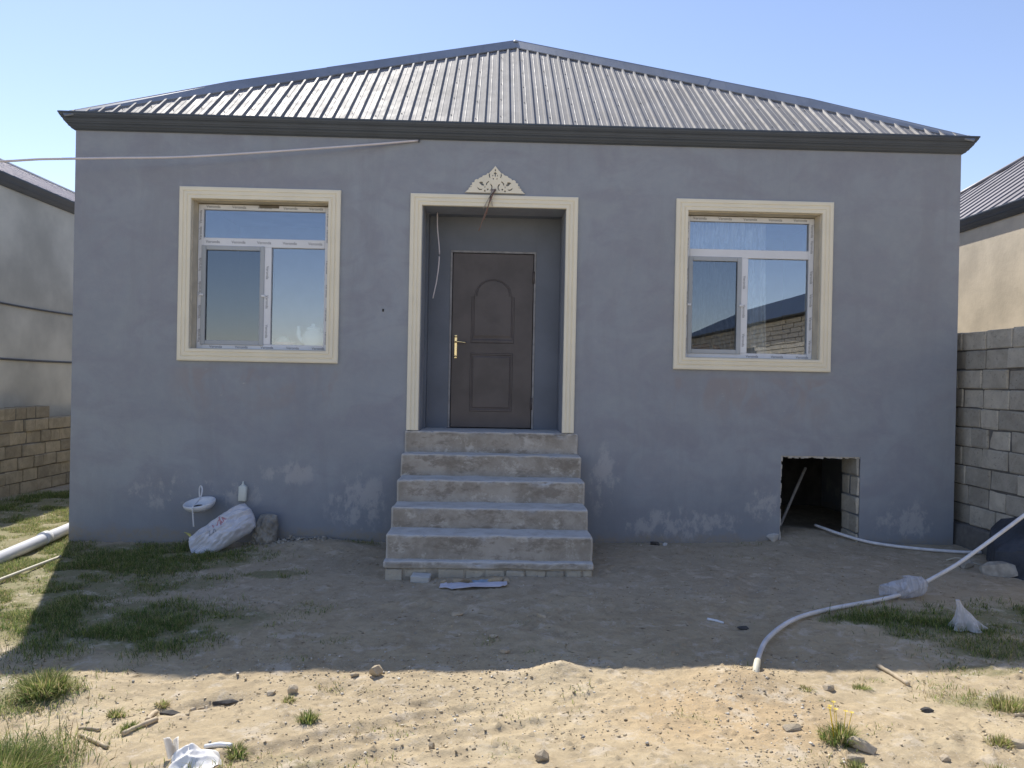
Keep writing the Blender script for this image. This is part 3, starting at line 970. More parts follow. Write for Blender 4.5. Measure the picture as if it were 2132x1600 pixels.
for hz in (1.50, 2.95):
    bm = bmesh.new(); tube(bm, [(DX1 - 0.002, RY + 0.001, hz - 0.07), (DX1 - 0.002, RY + 0.001, hz + 0.07)], 0.014, 8)
    bm_obj('hinge', bm, MT['door'], door)

# ---- openwork crest over the door
K = 0.000616
half = [(768, 160), (782, 178), (800, 200), (832, 240), (862, 272), (875, 292), (905, 290), (918, 310), (935, 324), (985, 335), (1000, 360), (1022, 366),
        (1050, 380), (1065, 405), (1092, 398), (1110, 405), (1128, 420), (1130, 450), (1175, 460), (1168, 482), (1172, 500), (1205, 516), (1198, 545),
        (1225, 550), (1230, 582), (1262, 604), (1270, 618), (1292, 632)]
OX, OZ = -0.034, 3.778


def oc(p): return ((p[0] - 768) * K, (632 - p[1]) * K)


holes = [[(768, 214), (784, 236), (768, 256), (752, 236)], [(768, 262), (804, 303), (776, 298), (776, 346), (760, 346), (760, 298), (732, 303)],
         [(726, 372), (742, 372), (742, 398), (728, 398)], [(792, 372), (808, 372), (806, 398), (792, 398)],
         [(722, 318), (736, 322), (732, 344), (718, 338)], [(800, 322), (814, 318), (818, 338), (804, 344)]]
side = [[(662, 280), (672, 300), (674, 340), (686, 368), (666, 366), (656, 340), (656, 300)],
        [(485, 455), (520, 440), (560, 445), (550, 468), (580, 488), (566, 512), (530, 504), (512, 482)],
        [(462, 528), (486, 560), (520, 570), (550, 562), (536, 584), (500, 590), (468, 566)],
        [(655, 425), (665, 440), (636, 462), (622, 500), (606, 496), (616, 458)],
        [(680, 470), (708, 486), (724, 520), (722, 556), (700, 590), (678, 594), (704, 556), (706, 524), (690, 500)],
        [(625, 560), (650, 556), (656, 580), (634, 590)], [(592, 575), (612, 612), (570, 612)], [(340, 520), (362, 528), (346, 544)],
        [(590, 505), (600, 512), (596, 548), (584, 548)]]
for s_ in side:
    holes.append(s_)
    holes.append([(1536 - x, y) for x, y in s_][::-1])
cu = bpy.data.curves.new('crest', 'CURVE')
cu.dimensions = '2D'
cu.fill_mode = 'BOTH'
cu.extrude = 0.010
loops = [[oc(p) for p in half] + [oc((1536 - x, y)) for x, y in half[:0:-1]]] + [[oc(p) for p in h] for h in holes]
for lp in loops:
    sp = cu.splines.new('POLY')
    sp.points.add(len(lp) - 1)
    for i, p in enumerate(lp): sp.points[i].co = (p[0], p[1], 0, 1)
    sp.use_cyclic_u = True
co = bpy.data.objects.new('crest', cu)
COL.objects.link(co)
dg = bpy.context.evaluated_depsgraph_get()
cm = bpy.data.meshes.new_from_object(co.evaluated_get(dg))
bpy.data.objects.remove(co)
bpy.data.curves.remove(cu)
for v in cm.vertices:
    v.co = Vector((OX + v.co.x, -0.022 - v.co.z, OZ + v.co.y))
cm.materials.clear()
link('door_crest', cm, MT['cream'], house)
box_obj('wall_anchor', (-1.222, -1.204, -0.003, 0.003, 2.478, 2.508), MT['anchor'], house)

# ---- gutter: moulded metal box running round the eaves
OVH = 0.125
GUT = [(0.0, 4.340), (0.010, 4.338), (0.022, 4.352), (0.030, 4.350), (0.044, 4.372), (0.050, 4.370), (0.060, 4.388), (0.072, 4.400), (0.076, 4.412), (0.082, 4.412),
       (0.090, 4.432), (0.104, 4.452), (0.116, 4.470), (0.120, 4.484), (0.125, 4.486), (0.125, 4.502), (0.116, 4.502), (0.112, 4.480), (0.10, 4.445), (0.0, 4.440)]


def sweep_rect(name, prof, x0, x1, y0, y1, mat, parent):
    bm = bmesh.new()
    cor = [(x0, y0, -1, -1), (x1, y0, 1, -1), (x1, y1, 1, 1), (x0, y1, -1, 1)]
    R = [[bm.verts.new((x + sx * u, y + sy * u, z)) for u, z in prof] for x, y, sx, sy in cor]
    for a in range(4):
        b = (a + 1) % 4
        for k in range(len(prof)):
            k2 = (k + 1) % len(prof)
            bm.faces.new((R[a][k], R[a][k2], R[b][k2], R[b][k]))
    return bm_obj(name, bm, mat, parent)


sweep_rect('gutter', GUT, HX0 - 0.001, HX1 + 0.001, -0.001, HB + 0.001, MT['gutter'], house)

bm = bmesh.new()
tube(bm, smooth_path([(-0.86, 0.01, 4.328), (-0.86, -0.03, 4.330), (-0.86, -0.035, 4.312), (-0.86, -0.012, 4.306)], 4), 0.006, 6)
bm_obj('cable_hook', bm, MT['gutter'], house)

# ---- roof
EZ = 4.475
APX, APY, APZ = 0.205, 2.40, 6.46
ex0, ex1, ey0, ey1 = HX0 - 0.105, HX1 + 0.105, -0.105, HB + 0.105
APB = HB - 2.4
roof = empty('roof', (0, 0, 0))
roof.parent = house
roof.location = Vector((APX, APY, EZ)) - house.location
bm = bmesh.new()
e = [bm.verts.new(p) for p in ((ex0, ey0, EZ - .03), (ex1, ey0, EZ - .03), (ex1, ey1, EZ - .03), (ex0, ey1, EZ - .03))]
a1 = bm.verts.new((APX, APY, APZ - .03)); a2 = bm.verts.new((APX, APB, APZ - .03))
bm.faces.new((e[0], e[1], a1)); bm.faces.new((e[1], e[2], a2, a1)); bm.faces.new((e[2], e[3], a2)); bm.faces.new((e[3], e[0], a1, a2)); bm.faces.new(e[::-1])
bm_obj('roof_deck', bm, MT['gutter'], roof)
PITCH = 0.1352
prof = [(0.0, 0.0), (0.046, 0.0), (0.050, 0.0025), (0.056, 0.0025), (0.060, 0.0), (0.096, 0.0), (0.106, 0.021), (0.126, 0.021)]
nrm = Vector((0, -(APZ - EZ), APY - ey0)).normalized()


def ytop(x):
    t = (x - ex0) / (APX - ex0) if x <= APX else (ex1 - x) / (ex1 - APX)
    return max(0.0, min(1.0, t))


nribs = int((ex1 - ex0) / PITCH) + 1
per = 8
x_start = ex0
screws = bmesh.new()
for s in range(0, nribs, per):
    pts = []
    for r in range(s, min(s + per, nribs)):
        for px, h in prof:
            x = x_start + r * PITCH + px
            if x < ex1: pts.append((x, h))
    xe = x_start + min(s + per, nribs) * PITCH
    pts.append((min(xe, ex1), 0.0))
    if s + per >= nribs and len(pts) < 3: continue
    bm = bmesh.new()
    NS = 7
    lift = 0.0015 * ((s // per) % 2)
    cols = []
    for x, h in pts:
        t1 = ytop(x)
        c = []
        for k in range(NS + 1):
            t = t1 * k / NS
            b = Vector((x, ey0 + (APY - ey0) * t, EZ + (APZ - EZ) * t))
            wv = 0.0028 * mnoise.noise(Vector((x * 1.4, t * 5.0, 3.1))) + 0.0012 * mnoise.noise(Vector((x * 5, t * 11.0, 1.0)))
            c.append(bm.verts.new(b + nrm * (h + lift + wv)))
        cols.append(c)
    for a, b in zip(cols[:-1], cols[1:]):
        for k in range(NS):
            try: bm.faces.new((a[k], b[k], b[k + 1], a[k + 1]))
            except ValueError: pass
    bm_obj('roof_sheet', bm, MT['roof'], roof)
    for r in range(s, min(s + per, nribs)):
        if r % 2: continue
        x = x_start + r * PITCH + 0.03
        t1 = ytop(x)
        for t in (0.06, 0.24, 0.42, 0.60, 0.78):
            t = t + (0.03 if (r // 2) % 2 else 0)
            if t < t1 - 0.04:
                p = Vector((x, ey0 + (APY - ey0) * t, EZ + (APZ - EZ) * t)) + nrm * 0.004
                n0 = len(screws.verts)
                vs = [screws.verts.new(p + Vector((0.009 * math.cos(q), 0, 0)) + nrm.cross(Vector((1, 0, 0))) * (0.009 * math.sin(q))) for q in np.linspace(0, 2 * PI, 7)[:-1]]
                vt = screws.verts.new(p + nrm * 0.007)
                for i in range(6): screws.faces.new((vs[i], vs[(i + 1) % 6], vt))
bm_obj('screw_heads', screws, MT['screw'], roof)['kind'] = 'stuff'


def hip_cap(c0, c1, n1, n2, t0=1.0, t1=1.0, w=0.135, h=0.024):
    """folded flashing along the hip from corner c0 to apex c1, lying on the slopes with normals n1, n2"""
    d = (c1 - c0).normalized()
    s1 = n1.cross(d).normalized(); s2 = n2.cross(d).normalized()
    if s1.z > 0: s1 = -s1
    if s2.z > 0: s2 = -s2
    bm = bmesh.new()
    rings = []
    for p, kk in ((c0, t0), (c1, t1)):
        q = p + Vector((0, 0, h * 1.15 * (0.3 + 0.7 * kk)))
        w_ = w * (0.55 + 0.45 * kk)
        row = [q + s1 * w_ + n1 * (-0.016), q + s1 * w_, q + s1 * 0.012 + Vector((0, 0, 0.052 * kk)), q + Vector((0, 0, 0.058 * kk + 0.002)), q + s2 * 0.012 + Vector((0, 0, 0.054 * kk)), q + s2 * w_, q + s2 * w_ + n2 * (-0.016)]
        rings.append([bm.verts.new(v) for v in row])
    for k in range(6):
        bm.faces.new((rings[0][k], rings[0][k + 1], rings[1][k + 1], rings[1][k]))
    return bm_obj('hip_cap', bm, MT['cap'], roof)


AP = Vector((APX, APY, APZ))
nl = Vector((-(APZ - EZ), 0, APX - ex0)).normalized()
nr = Vector((APZ - EZ, 0, ex1 - APX)).normalized()
for (c, n2) in ((Vector((ex0 + 0.02, ey0, EZ)), nl), (Vector((ex1 - 0.02, ey0, EZ)), nr)):
    mid = c.lerp(AP, 0.52)
    q0 = c.lerp(AP, 0.30)
    hip_cap(c, q0, nrm, n2, 0.12, 1.0)
    hip_cap(q0, mid, nrm, n2)
    hip_cap(mid - (AP - c).normalized() * 0.05 + Vector((0, 0, 0.003)), AP + Vector((0, 0, 0.003)), nrm, n2)
bm = bmesh.new()
lathe(bm, [(0.085, 0.0), (0.06, 0.03), (0.03, 0.055), (0.012, 0.06)], APX, APY + 0.02, APZ + 0.035, 8)
bm_obj('apex_cap', bm, MT['cap'], roof)
# side and rear slopes: plain ribbed sheets
def slope(corners, ribdir_n, name='roof_sheet'):
    a, b, c, d = [Vector(v) for v in corners]     # eave a->b, ridge d->c
    n = int((b - a).length / 0.27)
    bm = bmesh.new()
    N = (b - a).cross(d - a).normalized()
    if N.z < 0: N = -N
    prev = None
    for k in range(n + 1):
        for fr, h in ((0.0, 0.0), (0.72, 0.0), (0.78, 0.02), (0.92, 0.02), (0.98, 0.0)):
            t = min(1.0, (k + fr) / (n + 1))
            p = a.lerp(b, t)
            # top edge: straight up the slope until the hip or ridge
            up_ = ribdir_n
            lo = (d - a).dot((b - a).normalized()) / (b - a).length
            hi = (c - a).dot((b - a).normalized()) / (b - a).length
            f = min(1.0, t / max(lo, 1e-6), (1 - t) / max(1 - hi, 1e-6))
            q = p + up_ * max(0.0, f)
            cur = (bm.verts.new(p + N * h), bm.verts.new(q + N * h))
            if prev: bm.faces.new((prev[0], cur[0], cur[1], prev[1]))
            prev = cur
    return bm, N


for cs, dirv in ((((ex0, ey1, EZ), (ex0, ey0, EZ), (APX, APY, APZ), (APX, APB, APZ)), Vector((APX - ex0, 0, APZ - EZ))),
                 (((ex1, ey0, EZ), (ex1, ey1, EZ), (APX, APB, APZ), (APX, APY, APZ)), Vector((APX - ex1, 0, APZ - EZ))),
                 (((ex1, ey1, EZ), (ex0, ey1, EZ), (APX, APB, APZ), (APX, APB, APZ)), Vector((0, APB - ey1, APZ - EZ)))):
    bm, _ = slope(cs, dirv)
    bm_obj('roof_sheet', bm, MT['roof'], roof)

# ------------------------------------------------------------------ concrete steps
SX0, SX1 = -0.950, 0.916
steps = empty('concrete_steps', (-0.017, -0.72, 0.0))
tag(steps, 'rough concrete stairs of five steps on a stone base leading up to the door', 'steps')


def rough_box(name, d, mat, parent, cut=0.026, amp=0.009, bev=0.015, seed=0, chip=0.034):
    x0, x1, y0, y1, z0, z1 = d
    bm = bmesh.new()
    box(bm, *d)
    bmesh.ops.bevel(bm, geom=list(bm.edges), offset=bev, segments=2, profile=0.5, affect='EDGES')
    # cut into small cells along x and z and y
    for ax, a, b in ((0, x0, x1), (1, y0, y1), (2, z0, z1)):
        n = int((b - a) / cut)
        for k in range(1, n):
            co_ = [0, 0, 0]; co_[ax] = a + (b - a) * k / n
            no_ = [0, 0, 0]; no_[ax] = 1
            bmesh.ops.bisect_plane(bm, geom=bm.verts[:] + bm.edges[:] + bm.faces[:], plane_co=co_, plane_no=no_)
    for v in bm.verts:
        p = v.co
        q = Vector((p.x * 5 + seed * 3.1, p.y * 5, p.z * 5 + seed))
        dsp = Vector((mnoise.noise(q), mnoise.noise(q + Vector((9, 0, 0))), mnoise.noise(q + Vector((0, 9, 0))))) * amp
        # nibbled front arris
        ed = max(0.0, 1 - ((p.z - z1) ** 2 + (p.y - y0) ** 2) ** 0.5 / 0.05)
        ch = max(0.0, mnoise.noise(Vector((p.x * 7 + seed * 5, 2.2 * seed, p.z * 3))) - 0.16) * 1.7 + max(0.0, mnoise.noise(Vector((p.x * 22 + seed * 9, 1.2 * seed, p.z * 20))) - 0.22) * 1.6
        dsp += Vector((0, 1, -0.8)) * (chip * ed * ch)
        v.co = p + dsp
    return bm_obj(name, bm, mat, parent, True)


ST = [(-0.035, 1.203), (-0.285, 0.978), (-0.625, 0.757), (-0.985, 0.540), (-1.325, 0.352)]
for k, (yf, zt) in enumerate(ST):
    zb = ST[k + 1][1] - 0.02 if k < 4 else 0.12
    yb = -0.002 if k == 0 else ST[k - 1][0] + 0.10
    if k == 0:
        yb = -0.003
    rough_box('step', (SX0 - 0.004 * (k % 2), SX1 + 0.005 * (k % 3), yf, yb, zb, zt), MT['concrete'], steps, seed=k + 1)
# lowest ledge poured over the stones, and the core under the flight
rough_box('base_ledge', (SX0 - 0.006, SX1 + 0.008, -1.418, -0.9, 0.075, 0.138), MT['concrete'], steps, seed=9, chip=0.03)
bm = bmesh.new()
for k in range(1, 5):
    box(bm, SX0 + 0.03, SX1 - 0.03, ST[k][0] + 0.06, -0.004 if k == 1 else ST[k - 1][0] + 0.05, -0.1, ST[k][1] - 0.06)
bm_obj('core', bm, MT['mortar'], steps)
x = SX0 + 0.01
k = 0
wl = [0.16, 0.21, 0.09, 0.25, 0.17, 0.19, 0.18, 0.185, 0.17, 0.155, 0.20]
while x < SX1 - 0.05 and k < len(wl):
    w_ = min(wl[k], SX1 - x)
    bm = bmesh.new()
    dpt = random.uniform(-0.012, 0.018) + (0.05 if k in (2,) else 0.0)
    box(bm, x + 0.006, x + w_ - 0.006, -1.405 + dpt, -1.2, -0.12, 0.07 - random.uniform(0, 0.012))
    bevel_all(bm, 0.009)
    for v in bm.verts: v.co += Vector([random.uniform(-.006, .006) for _ in range(3)])
    bm_obj('base_stone', bm, MT['grey_block'], steps)
    x += w_; k += 1
box_obj('mortar_bed', (SX0 + 0.015, SX1 - 0.015, -1.392, -0.95, -0.12, 0.08), MT['rubble'], steps)


# ------------------------------------------------------------------ stone walls
def block_mesh(l, t, h, seed, bev=0.010, jit=0.006):
    rnd = random.Random(seed)
    bm = bmesh.new()
    box(bm, -l / 2, l / 2, -t / 2, t / 2, 0, h)
    bevel_all(bm, bev)
    for v in bm.verts: v.co += Vector([rnd.uniform(-jit, jit) for _ in range(3)])
    bmesh.ops.recalc_face_normals(bm, faces=bm.faces)
    me = bpy.data.meshes.new('block')
    bm.to_mesh(me); bm.free()
    return me


def masonry_wall(root, face_x, side, y0, y1, z0, rows, rh, lens, mat, tops=None, thick=0.20, rnd=None, name='stone', joint=0.012, jit=0.012):
    """blocks run along y; 'side' +1: the seen face looks to +x"""
    rnd = rnd or random.Random(3)
    cache = {}
    for r in range(rows):
        y = y0 - rnd.uniform(0, 0.25)
        while y < y1:
            l = rnd.choice(lens)
            yc = y + l / 2
            if tops is None or z0 + (r + 1) * rh <= tops(yc) + 0.02:
                hh = rh - joint
                kx = (round(l, 2), rnd.randrange(3))
                if kx not in cache:
                    m_ = block_mesh(l - joint, thick, hh, hash(kx) % 999)
                    m_.materials.append(mat); cache[kx] = m_
                o = bpy.data.objects.new(name, cache[kx])
                COL.objects.link(o)
                o.parent = root
                o.location = Vector((face_x - side * thick / 2 + side * rnd.uniform(-jit, jit), yc, z0 + r * rh + joint / 2 + rnd.uniform(-.003, .003))) - root.location
                o.rotation_euler = (0, 0, PI / 2 * 1 + (PI if rnd.random() < 0.5 else 0) + rnd.uniform(-.012, .012))
            y += l


lw = empty('stone_wall', (-7.3, 4.2, -0.15))
tag(lw, 'low tan stone block wall with a stepped top in front of the left house', 'wall')
masonry_wall(lw, -7.2, 1, 1.4, 7.0, -0.32, 8, 0.192, [0.30, 0.36, 0.40, 0.24], MT['tan_stone'], lambda y: 1.22 if y < 4.08 else 1.03, rnd=random.Random(5), jit=0.018)
bm = bmesh.new()
box(bm, -7.38, -7.222, 1.45, 4.05, -0.4, 1.19); box(bm, -7.38, -7.222, 4.0505, 6.95, -0.4, 1.0)
bm_obj('mortar', bm, MT['mortar'], lw)

rw = empty('block_wall', (5.3, 0.6, 0.0))
tag(rw, 'tall grey block wall beside the right corner of the grey house', 'wall')
masonry_wall(rw, 5.2, -1, -1.75, 4.0, 0.295, 10, 0.2105, [0.40, 0.40, 0.40, 0.27, 0.33], MT['grey_block'], rnd=random.Random(8), name='block', jit=0.010)
box_obj('mortar', (5.214, 5.386, -1.7, 3.95, 0.25, 2.37), MT['dark_mortar'], rw)
o = rough_box('footing', (5.115, 5.42, -1.8, 4.0, -0.15, 0.285), MT['dark_mortar'], rw, cut=0.12, amp=0.025, bev=0.02, seed=4, chip=0.0)

# ------------------------------------------------------------------ neighbouring houses
lh = empty('house', (-9.5, 5.0, 0.0))
tag(lh, 'plain grey beige plastered house behind the stone wall at the left edge', 'house')
box_obj('wall', (-15.0, -7.56, -3.0, 16.0, -0.6, 4.66), MT['left_house'], lh)
sweep_rect('gutter', [(u * 1.2, z + 0.245) for u, z in GUT], -15.0 - 0.001, -7.559, -3.001, 16.001, MT['gutter'], lh)
lr = empty('roof'); lr.parent = lh; lr.location = Vector((-11.3, 6, 4.7)) - lh.location
LEZ, LRZ = 4.735, 6.52
for cs, dirv in ((((-7.42, -3.13, LEZ), (-7.42, 16.13, LEZ), (-11.3, 12.3, LRZ), (-11.3, 0.7, LRZ)), Vector((-3.88, 0, LRZ - LEZ))),
                 (((-15.14, 16.13, LEZ), (-15.14, -3.13, LEZ), (-11.3, 0.7, LRZ), (-11.3, 12.3, LRZ)), Vector((3.84, 0, LRZ - LEZ))),
                 (((-15.14, -3.13, LEZ), (-7.42, -3.13, LEZ), (-11.3, 0.7, LRZ), (-11.3, 0.7, LRZ)), Vector((0, 3.83, LRZ - LEZ))),
                 (((-7.42, 16.13, LEZ), (-15.14, 16.13, LEZ), (-11.3, 12.3, LRZ), (-11.3, 12.3, LRZ)), Vector((0, -3.83, LRZ - LEZ)))):
    bm, _ = slope(cs, dirv)
    bm_obj('roof_sheet', bm, MT['left_roof'], lr)
bm = bmesh.new()
tube(bm, [(-11.3, 0.7, LRZ + 0.02), (-11.3, 12.3, LRZ + 0.02)], 0.05, 6)
bm_obj('ridge_cap', bm, MT['cap'], lr)

rh_ = empty('house', (9.5, 1.0, 0.0))
tag(rh_, 'sunlit beige plastered house with a mauve metal roof behind the block wall at right', 'house')
box_obj('wall', (7.0, 13.2, -6.5, 6.4, -0.4, 4.22), MT['right_house'], rh_)
sweep_rect('gutter', [(u * 1.0, z - 0.205) for u, z in GUT], 6.999, 13.201, -6.501, 6.401, MT['gutter'], rh_)
rr = empty('roof'); rr.parent = rh_; rr.location = Vector((10.1, 0, 4.3)) - rh_.location
REZ, RRZ = 4.275, 6.50
X0, X1_, Y0_, Y1_ = 6.885, 13.315, -6.615, 6.515
for cs, dirv in ((((X0, Y1_, REZ), (X0, Y0_, REZ), (10.1, -3.4, RRZ), (10.1, 3.3, RRZ)), Vector((10.1 - X0, 0, RRZ - REZ))),
                 (((X1_, Y0_, REZ), (X1_, Y1_, REZ), (10.1, 3.3, RRZ), (10.1, -3.4, RRZ)), Vector((10.1 - X1_, 0, RRZ - REZ))),
                 (((X1_, Y1_, REZ), (X0, Y1_, REZ), (10.1, 3.3, RRZ), (10.1, 3.3, RRZ)), Vector((0, 3.3 - Y1_, RRZ - REZ))),
                 (((X0, Y0_, REZ), (X1_, Y0_, REZ), (10.1, -3.4, RRZ), (10.1, -3.4, RRZ)), Vector((0, -3.4 - Y0_, RRZ - REZ)))):
    bm, _ = slope(cs, dirv)
    bm_obj('roof_sheet', bm, MT['right_roof'], rr)
for c in ((X0, Y1_), (X0, Y0_)):
    bm = bmesh.new()
    tube(bm, [(c[0], c[1], REZ + 0.02), (10.1, 3.3 if c[1] > 0 else -3.4, RRZ + 0.03)], 0.04, 6)
    bm_obj('hip_cap', bm, MT['right_roof'], rr)

# stone house across the yard, behind the camera: the right window mirrors it
oh = empty('house', (12.0, -19.0, 0.0))
tag(oh, 'unplastered stone block house with a dark roof mirrored in the right window', 'house')
box_obj('wall', (9.02, 15.0, -27.0, -12.0, -0.3, 3.95), MT['mortar'], oh)
bm = bmesh.new()
for r in range(26):
    y = -27.0 + 0.2 * (r % 2)
    while y < -12.0:
        if not (-18.4 < y < -17.2 and 1.9 < 0.15 * r < 3.1):
            dx_ = random.uniform(0, 0.03)
            box(bm, 8.96 + dx_, 9.019, y + 0.012, min(y + 0.39, -12.0), -0.05 + 0.15 * r + 0.012, -0.05 + 0.15 * r + 0.142)
        y += 0.4
bm_obj('stones', bm, MT['pale_stone'], oh)['kind'] = 'stuff'
bm = bmesh.new()
vv = [bm.verts.new(p) for p in ((8.7, -27.3, 3.9), (8.7, -11.7, 3.9), (12, -11.7, 5.4), (12, -27.3, 5.4), (15.3, -27.3, 3.9), (15.3, -11.7, 3.9))]
bm.faces.new((vv[0], vv[1], vv[2], vv[3])); bm.faces.new((vv[3], vv[2], vv[5], vv[4])); bm.faces.new((vv[1], vv[5], vv[2])); bm.faces.new((vv[0], vv[3], vv[4])); bm.faces.new((vv[0], vv[4], vv[5], vv[1]))
bm_obj('roof', bm, MT['gutter'], oh)

# ------------------------------------------------------------------ cables and wires
def tube_thing(name, pts, r, mat, label, cat, n=8, seg=8, group=None):
    bm = bmesh.new()
    tube(bm, smooth_path(pts, n), r, seg)
    return tag(bm_obj(name, bm, mat), label, cat, group)


tube_thing('overhead_cable', [(-0.86, -0.012, 4.325), (-1.7, -0.10, 4.205), (-3.15, -0.22, 4.03), (-4.0, -0.30, 3.965), (-4.6, -0.38, 3.915), (-5.25, -0.46, 3.86), (-6.4, -0.58, 3.95), (-7.56, -0.70, 4.35)],
           0.012, MT['cable'], 'white overhead cable strung across the wall above the left window', 'cable')
tube_thing('wall_cable', [(-7.555, 0.5, 3.02), (-7.545, 2.0, 2.88), (-7.545, 3.5, 2.80), (-7.545, 5.5, 2.79), (-7.555, 8.0, 2.85)], 0.014, MT['black_cable'],
           'dark sagging cable high on the left house wall', 'cable')
tube_thing('wall_cable', [(-7.55, 0.5, 2.00), (-7.545, 3.4, 1.95), (-7.545, 5.5, 1.94), (-7.55, 8.0, 1.98)], 0.016, MT['black_cable'],
           'dark straight cable low on the left house wall just above the stones', 'cable')
tube_thing('hanging_cable', [(-0.675, 0.30, 3.627), (-0.668, 0.28, 3.45), (-0.640, 0.26, 3.16), (-0.660, 0.27, 2.90), (-0.705, 0.29, 2.665)], 0.007, MT['cable'],
           'thin white cable hanging from the porch ceiling left of the door', 'cable')
wb = empty('wire_bundle', (-0.08, -0.03, 3.80))
tag(wb, 'loose pale and brown wires dangling below the crest over the door', 'wires')
for k, (dx_, dz_, m_) in enumerate(((-0.03, 0.16, 'wire_pale'), (-0.075, 0.32, 'wire_brown'), (-0.085, 0.20, 'wire_pale'), (0.01, 0.17, 'wire_pale'), (-0.05, 0.26, 'wire_brown'), (-0.13, 0.44, 'wire_brown'), (-0.02, 0.12, 'black_cable'))):
    bm = bmesh.new()
    tube(bm, smooth_path([(-0.075 + 0.008 * k, -0.035, 3.815), (-0.072 + 0.007 * k, -0.058 - 0.003 * k, 3.79), (-0.07 + dx_ * 0.4, -0.062 - 0.003 * k, 3.80 - dz_ * 0.5), (-0.07 + dx_, -0.052, 3.80 - dz_)], 6), 0.0045, 6)
    bm_obj('wire', bm, MT[m_], wb)

# ------------------------------------------------------------------ curtain and things on the sills (seen through the glass)
bm = bmesh.new()
NXC, NZC = 150, 24
grid = []
for i in range(NXC + 1):
    u = i / NXC
    row = []
    for j in range(NZC + 1):
        v = j / NZC
        wdt = 1.02 + 0.13 * v ** 2 * 0.6
        x = 2.02 + u * wdt - 0.02 * v
        y = 0.30 + 0.03 * math.sin(u * 58 + 0.8 * math.sin(v * 3)) + 0.02 * math.sin(u * 23 + v * 2.0)
        row.append(bm.verts.new((x, y, 3.75 - v * 1.95)))
    grid.append(row)
for i in range(NXC):
    for j in range(NZC):
        f = bm.faces.new((grid[i][j], grid[i + 1][j], grid[i + 1][j + 1], grid[i][j + 1])); f.smooth = True
tag(bm_obj('curtain', bm, MT['sheer'], recalc=False), 'sheer white curtain hanging behind the right window', 'curtain')
sill = [(WL, 'left'), (WR, 'right')]
for wdw, nm in sill:
    box_obj('window_sill', (wdw[0] + 0.01, wdw[1] - 0.01, 0.20, 0.55, wdw[2] + 0.012, wdw[2] + 0.050), MT['pvc'], house, 0.004)
SZ = WL[2] + 0.050
tp = empty('teapot', (-2.03, 0.30, SZ))
tag(tp, 'white ceramic teapot standing behind the left window glass', 'teapot')
bm = bmesh.new()
lathe(bm, [(0.07, 0), (0.10, 0.03), (0.12, 0.08), (0.115, 0.14), (0.085, 0.185), (0.075, 0.20)], -2.03, 0.30, SZ, 24)
bm_obj('body', bm, MT['teapot'], tp)
bm = bmesh.new(); lathe(bm, [(0.08, 0.20), (0.07, 0.225), (0.02, 0.24), (0.022, 0.262), (0.01, 0.27)], -2.03, 0.30, SZ, 20); bm_obj('lid', bm, MT['teapot'], tp)
bm = bmesh.new(); tube(bm, smooth_path([(-2.12, 0.33, SZ + 0.06), (-2.19, 0.33, SZ + 0.12), (-2.20, 0.33, SZ + 0.24)], 6), [0.032] * 5 + [0.024] * 5 + [0.018] * 3, 10); bm_obj('spout', bm, MT['teapot'], tp)
bm = bmesh.new(); tube(bm, smooth_path([(-1.93, 0.33, SZ + 0.17), (-1.87, 0.33, SZ + 0.15), (-1.87, 0.33, SZ + 0.07), (-1.93, 0.33, SZ + 0.05)], 6), 0.012, 8); bm_obj('handle', bm, MT['teapot'], tp)
bw = empty('covered_bowl', (-2.36, 0.32, SZ))
tag(bw, 'low pink bowl with a pale domed lid behind the left window glass', 'bowl')
bm = bmesh.new(); lathe(bm, [(0.05, 0), (0.10, 0.015), (0.125, 0.05), (0.122, 0.055), (0.09, 0.03)], -2.36, 0.32, SZ, 22); bm_obj('bowl', bm, MT['pink'], bw)
bm = bmesh.new(); lathe(bm, [(0.09, 0.045), (0.08, 0.085), (0.05, 0.115), (0.02, 0.125)], -2.37, 0.32, SZ, 18); bm_obj('lid', bm, MT['bottle'], bw)
bm = bmesh.new()
bmesh.ops.create_icosphere(bm, subdivisions=3, radius=1.0)
for v in bm.verts:
    n_ = 1 + 0.25 * mnoise.noise(v.co * 1.8)
    v.co = Vector((2.42 + 0.20 * v.co.x * n_, 0.34 + 0.09 * v.co.y * n_, WR[2] + 0.10 + 0.075 * v.co.z * n_ - 0.02 * v.co.x))
tag(bm_obj('cloth', bm, MT['red_cloth'], smooth=True), 'crumpled red cloth lying behind the lower left of the right window', 'cloth')

# ------------------------------------------------------------------ pipes, hoses, rods
tube_thing('drain_pipe', [(-4.28, -3.4, gz(-4.28, -3.4) + 0.06), (-4.585, -0.8, gz(-4.58, -.8) + 0.066), (-4.735, 0.5, gz(-4.7, .5) + 0.066), (-5.0, 3.2, gz(-5, 3) + 0.07)], 0.060, MT['pipe'],
           'thick white plastic drain pipe lying in the grass by the left corner', 'pipe', 6, 16)
dp = [o for o in bpy.data.objects if o.name == 'drain_pipe'][0]
bm = bmesh.new(); tube(bm, [(-4.655, -0.22, 0.024), (-4.667, -0.12, 0.024)], 0.068, 16); bm_obj('collar', bm, MT['pipe'], dp)
tube_thing('thin_pole', [(-4.16, -2.7, gz(-4.16, -2.7) + 0.03), (-4.12, -1.69, gz(-4.1, -1.69) + 0.035), (-4.10, -0.86, gz(-4.1, -.86) + 0.04)], 0.014, MT['pole'], 'thin pale pole lying in the grass in front of the drain pipe', 'pole', 4, 8)
